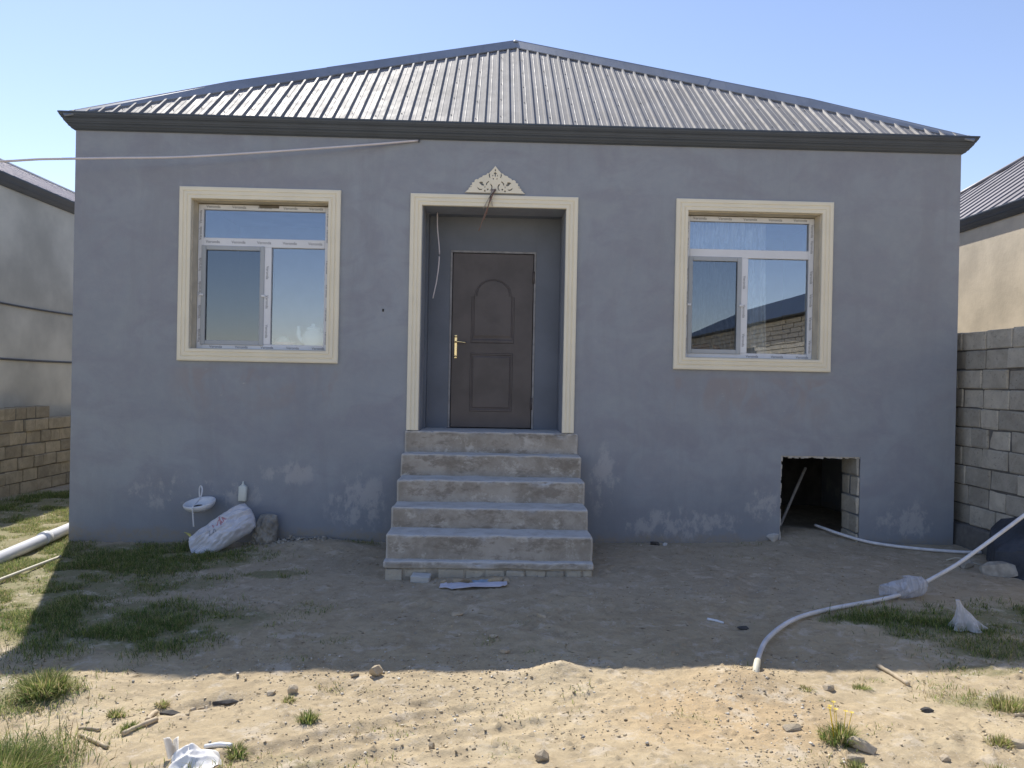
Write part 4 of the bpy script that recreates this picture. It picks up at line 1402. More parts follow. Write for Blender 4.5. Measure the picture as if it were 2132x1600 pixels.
hp = [(1.555, -3.73, gz(1.555, -3.73) - 0.05), (1.585, -3.66, gz(1.585, -3.66) + 0.02), (1.66, -3.47, gz(1.66, -3.47) + 0.045), (1.86, -3.10, gz(1.86, -3.1) + 0.05), (2.18, -2.73, gz(2.18, -2.73) + 0.035), (2.56, -2.45, gz(2.56, -2.45) + 0.03),
      (3.17, -2.19, gz(3.17, -2.19) + 0.035), (3.45, -2.05, gz(3.45, -2.05) + 0.07), (3.82, -1.96, 0.28), (4.05, -1.93, 0.42), (4.30, -1.92, 0.60), (4.75, -1.90, 0.93)]
hp[1:-5] = [(x, y, z - 0.004) for x, y, z in hp[1:-5]]
tube_thing('hose', hp, 0.0160, MT['dirty_pipe'], 'long white hose curving out of the sand and rising to the right', 'hose', 10, 10)
bm = bmesh.new(); tube(bm, smooth_path([(1.553, -3.735, gz(1.55, -3.735) - 0.05), (1.585, -3.66, gz(1.585, -3.66) + 0.02), (1.635, -3.54, gz(1.635, -3.54) + 0.043)], 6), 0.0205, 12)
bm_obj('sleeve', bm, MT['pole'], bpy.data.objects['hose'])
tube_thing('hose', [(3.72, 0.42, 0.17), (3.86, 0.12, 0.135), (4.10, -0.06, 0.085), (4.43, -0.26, gz(4.43, -.26) + 0.022), (4.86, -0.42, gz(4.86, -.42) + 0.022), (5.07, -0.47, gz(5.07, -.47) + 0.03)], 0.0165, MT['dirty_pipe'],
           'short white hose running out of the dark hole towards the block wall', 'hose', 8, 10)
tube_thing('rod', [(3.36, 0.60, 0.06), (3.57, 0.72, 0.43), (3.78, 0.85, 0.78)], 0.017, MT['dark_wood'], 'thin grey rod leaning inside the dark hole under the house', 'rod', 4, 8)
tube_thing('stalk', [(4.55, -0.72, gz(4.55, -.72) + 0.01), (4.66, -0.74, gz(4.66, -.74) + 0.03), (4.74, -0.95, gz(4.74, -.95) + 0.012)], 0.005, MT['pole'], 'bent dry stalk under the short hose by the block wall', 'stalk', 4, 6)

# dark rendered stub and concrete lump at the right edge
pr = empty('pier', (5.0, -1.1, 0.0))
tag(pr, 'dark blue grey rendered pier stub with rubble at its foot at the right edge', 'pier')
bm = bmesh.new()
pts = [(4.70, -1.15), (4.78, -1.45), (5.4, -1.7), (5.4, -0.55), (5.02, -0.60)]
tops = [0.22, 0.34, 0.75, 0.62, 0.34]
vb = [bm.verts.new((x, y, -0.1)) for x, y in pts]
vt = [bm.verts.new((x + 0.05, y, t)) for (x, y), t in zip(pts, tops)]
bm.faces.new(vb[::-1]); 
for k in range(5): bm.faces.new((vb[k], vb[(k + 1) % 5], vt[(k + 1) % 5], vt[k]))
c_ = bm.verts.new((5.1, -1.1, 0.52))
for k in range(5): bm.faces.new((vt[k], vt[(k + 1) % 5], c_))
bmesh.ops.subdivide_edges(bm, edges=bm.edges[:], cuts=4, use_grid_fill=True)
for v in bm.verts: v.co += 0.03 * Vector((mnoise.noise(v.co * 4), mnoise.noise(v.co * 4 + Vector((5, 0, 0))), mnoise.noise(v.co * 4 + Vector((0, 5, 0)))))
bm_obj('render', bm, MT['pier'], pr)


def hull_rock(name, n, dims, loc, mat, seed, rz=0.0, parent=None, sink=0.25, smooth=False):
    rnd = random.Random(seed)
    bm = bmesh.new()
    for _ in range(n):
        v = Vector((rnd.gauss(0, 1), rnd.gauss(0, 1), rnd.gauss(0, 1))).normalized()
        m_ = max(abs(v.x), abs(v.y), abs(v.z))
        v = v.lerp(v / m_, 0.45)
        bm.verts.new((v.x * dims[0] / 2, v.y * dims[1] / 2, v.z * dims[2] / 2))
    r = bmesh.ops.convex_hull(bm, input=bm.verts[:])
    bmesh.ops.delete(bm, geom=[g for g in r['geom_interior'] if isinstance(g, bmesh.types.BMVert)], context='VERTS')
    o = bm_obj(name, bm, mat, parent, smooth, world=False)
    o.location = (loc[0], loc[1], loc[2] + dims[2] * (0.5 - sink))
    if parent: o.location = Vector(o.location) - parent.location
    o.rotation_euler = (rnd.uniform(-.15, .15), rnd.uniform(-.15, .15), rz)
    return o


hull_rock('rubble', 26, (0.34, 0.22, 0.17), (4.72, -1.26, gz(4.7, -1.28)), MT['rubble'], 21, -0.5, pr)
hull_rock('rubble', 22, (0.14, 0.10, 0.10), (4.58, -0.98, gz(4.58, -.98)), MT['rubble'], 22, 0.3, pr)

# ------------------------------------------------------------------ stones lying about: each a thing
STONES = [  # x, y, (dx,dy,dz), material, rotation, label
    (-0.66, -3.64, (0.085, 0.075, 0.085), 'rock', 0.4, 'largest pale stone on the shadow edge in front of the steps'),
    (-0.79, -3.63, (0.055, 0.05, 0.03), 'rock', 1.0, 'flat pale chip just left of the largest stone on the shadow edge'),
    (-1.085, -3.87, (0.060, 0.055, 0.065), 'rock', 0.2, 'small square tan stone left of the shadow edge stone'),
    (-1.20, -3.88, (0.060, 0.05, 0.028), 'rock', 0.8, 'flat chip beside the small square tan stone'),
    (0.258, -4.60, (0.075, 0.065, 0.055), 'rock', 0.6, 'pale stone by the bottom edge in the middle of the bare sand'),
    (-0.265, -4.47, (0.032, 0.032, 0.045), 'rock', 0.1, 'small upright stone left of the middle of the bare sand'),
    (-0.24, -2.47, (0.105, 0.06, 0.04), 'rock', 0.2, 'flat pale stone lying in the shade below the steps'),
    (1.785, -4.52, (0.14, 0.06, 0.07), 'rock', -0.65, 'long grey stone at the foot of the flowering tuft'),
    (1.70, -4.63, (0.085, 0.05, 0.045), 'rock', -0.4, 'small grey stone below the flowering tuft near the bottom edge'),
    (1.525, -4.33, (0.10, 0.06, 0.025), 'rock', 0.1, 'thin pale slab of stone left of the flowering tuft'),
    (1.94, -3.83, (0.07, 0.05, 0.045), 'rock', 0.3, 'white topped stone beside dry grass right of the hose end'),
    (2.58, -4.47, (0.085, 0.055, 0.04), 'rock', -0.5, 'dark grey stone near the bottom right corner'),
    (2.12, -4.63, (0.05, 0.04, 0.035), 'rock', -0.2, 'pale round stone by the bottom edge right of the flowering tuft'),
    (3.08, 0.02, (0.17, 0.13, 0.10), 'concrete', 0.6, 'rough concrete lump at the lower left corner of the dark hole'),
    (0.03, -2.95, (0.07, 0.05, 0.03), 'rock', 0.3, 'flat grey stone in the shade halfway between steps and sunlight'),
    (0.10, -3.25, (0.06, 0.06, 0.035), 'rock', 0.9, 'larger of two grey clods in the shade near the mound'),
    (0.38, -2.55, (0.08, 0.04, 0.03), 'rock', -0.5, 'grey chip in the shade right below the card strip'),
    (1.75, -0.12, (0.11, 0.08, 0.05), 'dark_bit', 0.2, 'dark scrap with a pale end by the wall right of the steps'),
    (1.86, -0.14, (0.06, 0.05, 0.035), 'white_brick', 0.2, 'white chip touching the dark scrap by the wall'),
    (1.82, -2.75, (0.10, 0.06, 0.02), 'dark_bit', 0.1, 'dark flat clod on the shaded ground left of the hose'),
    (2.36, -4.085, (0.07, 0.045, 0.03), 'dark_bit', 0.1, 'dark scrap on the sunlit sand below the dry twig'),
]
for k, (x, y, d, m_, rz, lab) in enumerate(STONES):
    o = hull_rock('stone', 20, d, (x, y, gz(x, y)), MT[m_], 40 + k, rz)
    tag(o, lab, 'stone', 'loose stones on the ground')
# dark clods in the hollow
ch = empty('dark_clods', (-1.55, -3.96, gz(-1.55, -3.96)))
tag(ch, 'cluster of dark clods in a hollow on the sunlit sand at left', 'clods')
for k, (x, y, d) in enumerate(((-1.44, -3.90, (0.15, 0.05, 0.03)), (-1.68, -4.03, (0.13, 0.045, 0.03)), (-1.50, -4.0, (0.05, 0.035, 0.03)), (-1.585, -3.985, (0.05, 0.03, 0.025)), (-1.55, -3.94, (0.06, 0.03, 0.02)))):
    hull_rock('clod', 16, d, (x, y, gz(x, y)), MT['dark_bit'] if k < 2 else MT['rock'], 90 + k, 0.1, ch)

# ------------------------------------------------------------------ sticks
STICKS = [((-2.055, -4.235), (-1.935, -4.265), 0.011, 'short dry stick, upper of the pair at left in the sand'),
          ((-2.00, -4.32), (-1.80, -4.45), 0.013, 'short dry stick, lower of the pair at left in the sand'),
          ((-1.80, -4.31), (-1.70, -4.16), 0.017, 'broken dry stick beside a green tuft, its lower piece'),
          ((-1.735, -4.19), (-1.765, -4.03), 0.018, 'broken dry stick beside a green tuft, its upper piece'),
          ((-1.345, -4.45), (-1.21, -4.462), 0.016, 'short white stick lying right of the bottom white bag'),
          ((2.405, -3.49), (2.455, -3.74), 0.017, 'thick dry stick on the sunlit sand right of the hose end'),
          ((2.80, -4.13), (2.94, -4.11), 0.012, 'pale dry twig near the right edge of the sunlit sand'),
          ((1.60, -2.60), (1.70, -2.67), 0.012, 'white plastic scrap rod on the shaded ground left of the hose')]
for k, (a, b, r, lab) in enumerate(STICKS):
    bm = bmesh.new()
    r *= 0.78
    za, zb = gz(*a) + r * 0.9, gz(*b) + r * 0.9
    mid = ((a[0] + b[0]) / 2 + random.uniform(-.006, .006), (a[1] + b[1]) / 2, max((za + zb) / 2, gz((a[0] + b[0]) / 2, (a[1] + b[1]) / 2) + r * 0.8))
    P_ = smooth_path([(a[0], a[1], za), mid, (b[0], b[1], zb)], 5)
    tube(bm, P_, [r * random.uniform(0.8, 1.1) for _ in P_], 7)
    tag(bm_obj('stick', bm, MT['plastic'] if k in (4, 7) else MT['wood']), lab, 'stick', 'sticks on the ground')

# ------------------------------------------------------------------ sacks and odds by the wall
def pillow(name, c, ax, bx, nz, la, lb, th, mats, seed, paint=None, parent=None, nu=64, nv=48, sag=0.0, wr=0.02, taper=0.0, flat=False):
    """filled sack: c centre, ax/bx in-plane axes, nz normal"""
    ax, bx, nz = Vector(ax).normalized(), Vector(bx).normalized(), Vector(nz).normalized()
    bm = bmesh.new()
    fr, bk = [], []
    for i in range(nu + 1):
        u = -1 + 2 * i / nu
        rf, rb = [], []
        for j in range(nv + 1):
            v = -1 + 2 * j / nv
            prof_ = ((1 - abs(u) ** 3.2) * (1 - abs(v) ** 2.6)) ** 0.5 if abs(u) < 1 and abs(v) < 1 else 0.0
            wrn = wr * (mnoise.noise(Vector((u * 2.2 + seed, v * 2.6, 0.3))) + 0.5 * mnoise.noise(Vector((u * 6 + seed, v * 7, 2.3)))) + 0.35 * wr * math.sin(7 * v + 5 * mnoise.noise(Vector((u * 2, v, seed))))
            k = 1 - taper * u
            if flat and u < 0.1: prof_ *= max(0.0, 1 - (0.1 - u) / 1.1) ** 0.75
            p = Vector(c) + ax * (u * la * (1 - 0.10 * v * v)) + bx * (v * lb * k * (1 - 0.13 * u * u) + sag * u * u)
            rf.append(bm.verts.new(p + nz * (th * prof_ + wrn)))
            rb.append(rf[-1] if (i in (0, nu) or j in (0, nv)) else bm.verts.new(p - nz * (th * 0.8 * prof_ - wrn)))
        fr.append(rf); bk.append(rb)
    for i in range(nu):
        for j in range(nv):
            f = bm.faces.new((fr[i][j], fr[i + 1][j], fr[i + 1][j + 1], fr[i][j + 1])); f.smooth = True
            if paint: f.material_index = paint(-1 + 2 * (i + .5) / nu, -1 + 2 * (j + .5) / nv)
            try:
                f = bm.faces.new((bk[i][j], bk[i][j + 1], bk[i + 1][j + 1], bk[i + 1][j])); f.smooth = True
            except ValueError: pass
    return bm_obj(name, bm, mats, parent, recalc=True)


def strokes(u, v):
    segs_r = [((-.05, .30), (.05, .62)), ((.05, .62), (.12, .28)), ((-.16, .30), (-.16, .55)), ((-.16, .42), (-.06, .42)), ((.16, .30), (.16, .58)), ((.16, .58), (.26, .30)), ((.05, .15), (.10, .75))]
    segs_g = [((-.34, .02), (-.30, .25)), ((-.30, .02), (-.24, .02)), ((-.22, .02), (-.18, .22)), ((-.18, .22), (-.14, .02))]
    for segs, mi, w in ((segs_r, 1, 0.022), (segs_g, 2, 0.020)):
        for (a, b), (c, d) in segs:
            dx_, dy_ = c - a, d - b
            t = max(0, min(1, ((u - a) * dx_ + (v - b) * dy_) / (dx_ * dx_ + dy_ * dy_)))
            if ((u - a - t * dx_) ** 2 + (v - b - t * dy_) ** 2) ** .5 < w: return mi
    return 0


sk = pillow('sack', (-2.755, -0.36, 0.155), (0.78, 0.42, 0.50), (-0.42, 0.30, 0.60), (0.10, -0.85, 0.52), 0.345, 0.160, 0.115, [MT['sack'], MT['sack_red'], MT['sack_grey']], 3.3, strokes, nu=110, nv=70, wr=0.030, taper=-0.06, flat=True)
tag(sk, 'filled white woven sack with faded red print slumped against the wall', 'sack')
cb = pillow('cement_bag', (-2.385, -0.12, 0.13), (0.12, 0.1, 1.0), (1, 0.0, 0.0), (0, -1, 0.15), 0.175, 0.125, 0.09, [MT['cement_bag']], 8.1, wr=0.026, taper=0.15)
tag(cb, 'dusty grey paper bag hardened upright beside the white sack', 'bag')
def hull_into(bm, n, dims, loc, rnd):
    b2 = bmesh.new()
    for _ in range(n):
        v = Vector((rnd.gauss(0, 1), rnd.gauss(0, 1), rnd.gauss(0, 1))).normalized()
        b2.verts.new((v.x * dims[0] / 2 + loc[0], v.y * dims[1] / 2 + loc[1], v.z * dims[2] / 2 + loc[2]))
    rr_ = bmesh.ops.convex_hull(b2, input=b2.verts[:])
    bmesh.ops.delete(b2, geom=[g for g in rr_['geom_interior'] if isinstance(g, bmesh.types.BMVert)], context='VERTS')
    m2 = bpy.data.meshes.new('t'); b2.to_mesh(m2); b2.free(); bm.from_mesh(m2); bpy.data.meshes.remove(m2)


bm = bmesh.new()
rn = random.Random(4)
for _ in range(190):
    a = rn.gauss(0, 0.20); b = abs(rn.gauss(0, 0.11)); s_ = 0.012 * math.exp(rn.gauss(0, 0.55))
    x, y = -2.10 + a * 1.4, -0.02 - s_ - b
    z = gz(x, y) + 0.035 * math.exp(-(a / 0.16) ** 2 - (b / 0.08) ** 2) + s_ * 0.2
    hull_into(bm, 11, (2 * s_, 1.6 * s_, 1.3 * s_), (x, y, z), rn)
tag(bm_obj('rubble', bm, MT['rubble']), 'crumbled mortar rubble heaped along the wall beside the grey bag', kind='stuff')

bs = empty('wash_basin', (-3.06, -0.19, 0.42))
tag(bs, 'small white oval basin with a looped tube mounted on the wall above the sack', 'basin')
bm = bmesh.new()
prof_b = [(0.05, -0.078), (0.11, -0.072), (0.146, -0.040), (0.160, -0.018), (0.165, 0.004), (0.158, 0.012), (0.138, 0.008), (0.128, -0.010), (0.090, -0.040), (0.012, -0.046)]
lathe(bm, prof_b, 0, 0, 0, 32)
rot = Matrix.Rotation(math.radians(13), 4, 'X') @ Matrix.Rotation(math.radians(-7), 4, 'Y')
for v in bm.verts: v.co = rot @ Vector((v.co.x, v.co.y * 0.92, v.co.z)) + Vector((-3.06, -0.19, 0.42))
bm_obj('bowl', bm, MT['plastic'], bs)
bm = bmesh.new()
lathe(bm, [(0.030, 0.0), (0.030, 0.004), (0.010, 0.005)], 0, 0, 0, 14)
for v in bm.verts: v.co = rot @ Vector((v.co.x * 1.6, v.co.y, v.co.z - 0.036)) + Vector((-3.08, -0.20, 0.42))
bm_obj('drain', bm, MT['anchor'], bs)
bm = bmesh.new()
tube(bm, smooth_path([(-3.120, -0.03, 0.42), (-3.122, -0.04, 0.54), (-3.098, -0.06, 0.575), (-3.072, -0.09, 0.54), (-3.066, -0.16, 0.46), (-3.062, -0.355, 0.405), (-3.058, -0.362, 0.33), (-3.052, -0.35, 0.20)], 8), 0.0075, 8)
bm_obj('tube', bm, MT['plastic'], bs)
box_obj('bracket', (-3.11, -3.01, -0.10, -0.002, 0.355, 0.385), MT['plastic'], bs, 0.004)

bt = empty('plastic_bottle', (-2.665, -0.05, 0.42))
tag(bt, 'flat milky plastic bottle hung on the wall above the white sack', 'bottle')
bm = bmesh.new()
box(bm, -2.710, -2.622, -0.062, -0.004, 0.415, 0.590)
bevel_all(bm, 0.016, 3)
for v in bm.verts:
    if v.co.z > 0.575: v.co.x = -2.666 + (v.co.x + 2.666) * 0.72
    v.co.x += 0.02 * (v.co.z - 0.42)
bm_obj('body', bm, MT['bottle'], bt, True)
bm = bmesh.new(); lathe(bm, [(0.022, 0), (0.018, 0.012), (0.009, 0.022), (0.006, 0.045)], -2.663, -0.034, 0.586, 12); bm_obj('nozzle', bm, MT['bottle'], bt)

bm = bmesh.new()
P_ = [(-3.17, -0.30, 0.13), (-3.10, -0.31, 0.115), (-3.06, -0.33, 0.05), (-3.075, -0.30, 0.05), (-3.12, -0.28, 0.09)]
vf = [bm.verts.new(p) for p in P_]; vb_ = [bm.verts.new((p[0], p[1] + 0.008, p[2] + 0.004)) for p in P_]
bm.faces.new(vf); bm.faces.new(vb_[::-1])
for k in range(5): bm.faces.new((vf[k], vf[(k + 1) % 5], vb_[(k + 1) % 5], vb_[k]))
tag(bm_obj('scrap', bm, MT['yellow_scrap']), 'small yellow plastic scrap at the left end of the white sack', 'scrap')

# white sawn stone and flattened card in front of the steps
bm = bmesh.new()
box(bm, -0.085, 0.085, -0.05, 0.05, 0, 0.062); bevel_all(bm, 0.008)
for v in bm.verts: v.co += Vector([random.uniform(-.004, .004) for _ in range(3)])
o = bm_obj('sawn_stone', bm, MT['white_brick'], world=False)
o.location = (-0.615, -1.475, gz(-0.615, -1.475) - 0.004); o.rotation_euler = (0.05, 0.04, -0.08)
tag(o, 'white sawn stone lying at the foot of the steps', 'stone')
cd = empty('card_strip', (-0.14, -1.72, gz(-0.14, -1.72)))
tag(cd, 'flattened pale card strip weighted with chips in front of the steps', 'card')


def sheet(name, outline, z, mat, parent, th=0.006, bendx=0.0, wave=0.006, seed=1):
    bm = bmesh.new()
    vs = [bm.verts.new((x, y, 0)) for x, y in outline]
    f = bm.faces.new(vs)
    if f.normal.z < 0: f.normal_flip()
    bmesh.ops.triangulate(bm, faces=[f])
    bmesh.ops.subdivide_edges(bm, edges=bm.edges[:], cuts=4, use_grid_fill=True)
    for v in bm.verts:
        v.co.z = gz(v.co.x, v.co.y) + z + wave * mnoise.noise(Vector((v.co.x * 9, v.co.y * 9, seed))) + wave * 0.6
    r = bmesh.ops.solidify(bm, geom=bm.faces[:], thickness=th)
    return bm_obj(name, bm, mat, parent)


sheet('card', [(-0.425, -1.70), (-0.36, -1.705), (-0.345, -1.66), (-0.32, -1.655), (0.0, -1.70), (0.140, -1.70), (0.142, -1.79), (0.08, -1.815), (-0.30, -1.835), (-0.36, -1.785), (-0.43, -1.775)], 0.010, MT['paper'], cd, wave=0.012)
sheet('card_flap', [(-0.16, -1.60), (-0.02, -1.60), (-0.01, -1.69), (-0.14, -1.69)], 0.014, MT['blue_paper'], cd, seed=4)
for k, (x, y, d) in enumerate(((-0.40, -1.645, (0.06, 0.05, 0.05)), (-0.25, -1.63, (0.16, 0.07, 0.055)), (0.045, -1.66, (0.15, 0.07, 0.055)), (0.135, -1.675, (0.05, 0.05, 0.045)))):
    hull_rock('chip', 18, d, (x, y, gz(x, y) + 0.012), MT['rock'] if k != 2 else MT['tan_stone'], 140 + k, 0.1 * k - 0.1, cd)


# ------------------------------------------------------------------ plastic bags
def crumpled(name, outline_fn, c, mat, seed, label, cat, nu=56, nv=40, amp=0.03, sc_=6.0):
    bm = bmesh.new(); rows = []
    for i in range(nu + 1):
        row = []
        for j in range(nv):
            a = 2 * PI * j / nv; t = i / nu
            p = Vector(outline_fn(t, a))
            q = p * sc_ + Vector((seed, seed * 2, 0))
            rid = 1 - abs(mnoise.noise(q)) * 2
            rid2 = 1 - abs(mnoise.noise(q * 2.3)) * 2
            p += (p - Vector((0, 0, p.z))).normalized() * amp * (0.6 * rid + 0.4 * rid2 - 0.5) if (p.x or p.y) else Vector()
            p.z += amp * 0.7 * mnoise.noise(q * 1.3 + Vector((0, 0, 4)))
            row.append(bm.verts.new(Vector(c) + p))
        rows.append(row)
    for i in range(nu):
        for j in range(nv):
            bm.faces.new((rows[i][j], rows[i][(j + 1) % nv], rows[i + 1][(j + 1) % nv], rows[i + 1][j]))
    bm.faces.new(rows[0][::-1]); bm.faces.new(rows[-1])
    return tag(bm_obj(name, bm, mat), label, cat)


pb = empty('plastic_bag', (-1.345, -4.62, gz(-1.345, -4.62)))
tag(pb, 'crumpled white plastic bag lying in the sun by the bottom edge', 'bag')
bm = bmesh.new()
NR, NA = 26, 72
ctr = (-1.35, -4.63)
rows = []
for i in range(1, NR + 1):
    t = i / NR
    row = []
    for j in range(NA):
        a = 2 * PI * j / NA
        R_ = 0.118 * (1 + 0.30 * mnoise.noise(Vector((math.cos(a) * 1.3, math.sin(a) * 1.3, 7.7))) + 0.05 * math.sin(9 * a + 1)) * (1.0 + 0.28 * math.cos(a - 0.25))
        x = ctr[0] + R_ * t * math.cos(a); y = ctr[1] + R_ * t * math.sin(a) * 0.95
        q = Vector((x * 11, y * 11, 2.0))
        q = Vector((x * 6 + y * 3, y * 11 - x * 4, 2.0))
        fold = 1 - abs(mnoise.noise(q)) * 2.6
        fold2 = 1 - abs(mnoise.noise(q * 2.1 + Vector((3, 1, 0)))) * 2.2
        dome = (1 - t ** 2.2) ** 0.75
        z = gz(x, y) + 0.045 * dome + (0.026 * fold + 0.008 * fold2) * (0.35 + 0.65 * dome) * (1 if t < 0.98 else 0.2)
        if t > 0.985: z = gz(x, y) + 0.004
        row.append(bm.verts.new((x, y, z)))
    rows.append(row)
cv = bm.verts.new((ctr[0], ctr[1], gz(*ctr) + 0.085))
for j in range(NA):
    bm.faces.new((cv, rows[0][j], rows[0][(j + 1) % NA])).smooth = True
    for i in range(NR - 1):
        bm.faces.new((rows[i][j], rows[i + 1][j], rows[i + 1][(j + 1) % NA], rows[i][(j + 1) % NA])).smooth = True
bm_obj('bag_body', bm, MT['bag_lit'], pb)
# upright torn handle
bm = bmesh.new()
g2 = []
for i in range(13):
    t = i / 12
    row = []
    for j in range(13):
        u = j / 12 - 0.5
        w_ = 0.075 * (1 - 0.15 * t)
        top = 0.115 * t * (1.0 - 0.55 * math.exp(-((u - 0.05) / 0.16) ** 2) * t)
        row.append(bm.verts.new((-1.435 + u * w_ - 0.02 * t, -4.585 + 0.018 * math.sin(u * 9 + t * 2) + 0.02 * t, gz(-1.43, -4.585) + 0.008 + top * 0.75)))
    g2.append(row)
for i in range(12):
    for j in range(12):
        bm.faces.new((g2[i][j], g2[i][j + 1], g2[i + 1][j + 1], g2[i + 1][j])).smooth = True
bmesh.ops.solidify(bm, geom=bm.faces[:], thickness=0.002)
bm_obj('handle', bm, MT['bag_lit'], pb)


def of_pipe(t, a):
    r = 0.070 * (0.75 + 0.5 * math.sin(PI * t)) * (0.8 if t < 0.85 else 0.8 - (t - .85) * 3.6)
    return (-0.18 + 0.37 * t, r * math.cos(a) * 0.9, r * math.sin(a) * 1.25 + 0.06 * t - 0.02)


crumpled('plastic_bag', of_pipe, (3.345, -2.10, gz(3.345, -2.10) + 0.085), MT['clear_bag'], 5.0, 'translucent plastic bag wrapped round the joint of the long hose', 'bag', amp=0.045)


def of_grass(t, a):   # dropped carrier bag, twisted top spreading down
    r = 0.014 + 0.105 * t ** 1.5
    fold = 1 + 0.35 * math.sin(5 * a + 2) * t
    return (r * math.cos(a) * fold * 0.9 + 0.075 * t, r * math.sin(a) * 0.6 * fold, 0.20 * (1 - t) ** 0.9)


crumpled('plastic_bag', of_grass, (3.315, -2.84, gz(3.36, -2.84) + 0.012), MT['bag'], 7.0, 'white carrier bag twisted to a point in the dark grass at right', 'bag', amp=0.014, sc_=9)


# ------------------------------------------------------------------ grass
def blades(name, px, py, h, w, lean, az, col, bend=0.4):
    n = len(px)
    pz = ground_z(px, py) - 0.006
    base = np.stack([px, py, pz], 1)
    d = np.stack([np.cos(az), np.sin(az), np.zeros(n)], 1)
    # width across the lean direction with a random twist
    tw = az + PI / 2 + rng.normal(0, 0.5, n)
    s = np.stack([np.cos(tw), np.sin(tw), np.zeros(n)], 1) * (w / 2)[:, None]
    mid = base + d * (lean * h * bend)[:, None]; mid[:, 2] += h * 0.62
    tip = base + d * (lean * h)[:, None]; tip[:, 2] += h * np.sqrt(np.clip(1.05 - 0.45 * np.minimum(lean, 1.3) ** 2, 0.12, 1))
    V = np.stack([base - s, base + s, mid - s * 0.75, mid + s * 0.75, tip], 1).reshape(-1, 3)
    k = np.arange(n)[:, None] * 5
    T = np.stack([k + [0, 1, 3], k + [0, 3, 2], k + [2, 3, 4]], 1).reshape(-1, 3)
    cc = np.repeat(col, 5, 0).reshape(n, 5, 3)
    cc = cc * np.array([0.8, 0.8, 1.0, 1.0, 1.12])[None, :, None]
    return fast_mesh(name, V, T, False, cc.reshape(-1, 3))


GREEN = np.array([0.120, 0.190, 0.055]); DRY = np.array([0.50, 0.42, 0.24]); OLIVE = np.array([0.300, 0.340, 0.110])


def tint(n, dry):
    r = rng.random(n)[:, None]
    c = np.where(r < dry * 0.55, DRY[None], np.where(r < 0.55 * dry + 0.45, OLIVE[None], GREEN[None]))
    return c * rng.uniform(0.75, 1.3, (n, 1)) * rng.uniform(0.92, 1.08, (n, 3))


PX, PY, PH, PD = [], [], [], []
for (x, y, rx, ry, dn, hh, dry) in PATCH:
    area = PI * rx * ry
    dens = 12000 if y < -3.3 else (12000 if y < -1.9 else 9000)
    n = int(area * dens * dn)
    q = rng.random((n * 3, 2)) * 3.0 - 1.5
    xx = x + q[:, 0] * rx; yy = y + q[:, 1] * ry
    rad = q[:, 0] ** 2 + q[:, 1] ** 2
    cl = fbm(xx, yy, 2.6, 3, 9) + 0.6 * fbm(xx, yy, 8.0, 2, 12)
    keep = (rng.random(len(xx)) < np.exp(-1.15 * rad ** 1.6) * np.clip((0.50 + 1.7 * cl) * max(1, dn), 0.02, 1))
    keep &= ~((yy > -0.04) & (xx > HX0 - 0.02) & (xx < HX1)) & ~((np.abs(xx + 0.017) < 0.96) & (yy > -1.44)) & (xx > -7.15) & ~((xx > 5.08) & (yy > -1.8))
    xx, yy, cl = xx[keep], yy[keep], cl[keep]
    PX.append(xx); PY.append(yy)
    PH.append(0.72 * hh * rng.uniform(0.3, 1.25, len(xx)) * np.clip(0.8 + 0.9 * cl, 0.45, 1.5))
    PD.append(np.full(len(xx), dry))
PX, PY, PH, PD = map(np.concatenate, (PX, PY, PH, PD))
n = len(PX)
cl = np.zeros((n, 3))
for dv in np.unique(PD):
    mk = PD == dv
    cl[mk] = tint(mk.sum(), dv)
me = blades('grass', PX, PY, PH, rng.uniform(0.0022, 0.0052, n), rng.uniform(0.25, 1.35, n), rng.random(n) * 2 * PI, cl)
tag(link('grass', me, MT['grass']), 'short patchy green and dry grass growing over the yard', kind='stuff')
print('grass blades', n)

TUFTS = [  # x, y, radius, height, count, dryness, label
    (-2.46, -3.86, 0.21, 0.17, 620, 0.25, 'big bright green tuft standing on the shadow edge at left'),
    (-2.12, -4.72, 0.26, 0.22, 900, 0.2, 'tall lush grass tuft filling the bottom left corner'),
    (-0.92, -4.19, 0.085, 0.085, 150, 0.2, 'small fresh green tuft alone in the sand left of the middle'),
    (1.715, -4.45, 0.14, 0.13, 330, 0.25, 'green weed tuft with yellow flowers on the sunlit sand'),
    (-1.165, -4.53, 0.075, 0.085, 140, 0.2, 'small green tuft right of the white stick near the bottom edge'),
    (-1.94, -4.10, 0.075, 0.075, 110, 0.5, 'small dull tuft above the sticks at left'),
    (-1.80, -4.25, 0.080, 0.060, 130, 0.15, 'low green tuft beside the broken stick'),
    (-1.765, -3.95, 0.060, 0.055, 80, 0.8, 'tiny straw coloured tuft left of the dark clods'),
    (2.15, -3.79, 0.095, 0.045, 130, 0.35, 'grey green low weed right of the hose end'),
    (2.84, -4.02, 0.15, 0.12, 260, 0.65, 'half dry grass tuft at the right edge of the sunlit sand'),
    (2.50, -4.46, 0.10, 0.07, 150, 0.8, 'straw coloured tuft near the bottom right corner'),
    (1.80, -3.87, 0.08, 0.035, 90, 1.0, 'flat dead grass wisp left of the white topped stone'),
    (2.30, -4.74, 0.07, 0.09, 70, 0.7, 'sparse dry tuft cut by the bottom edge at right'),
    (-1.08, -3.98, 0.06, 0.05, 70, 0.7, 'faint dry tuft below the small square tan stone'),
    (1.66, -4.72, 0.10, 0.07, 110, 0.3, 'low green weed by the bottom edge below the flowering tuft'),
]
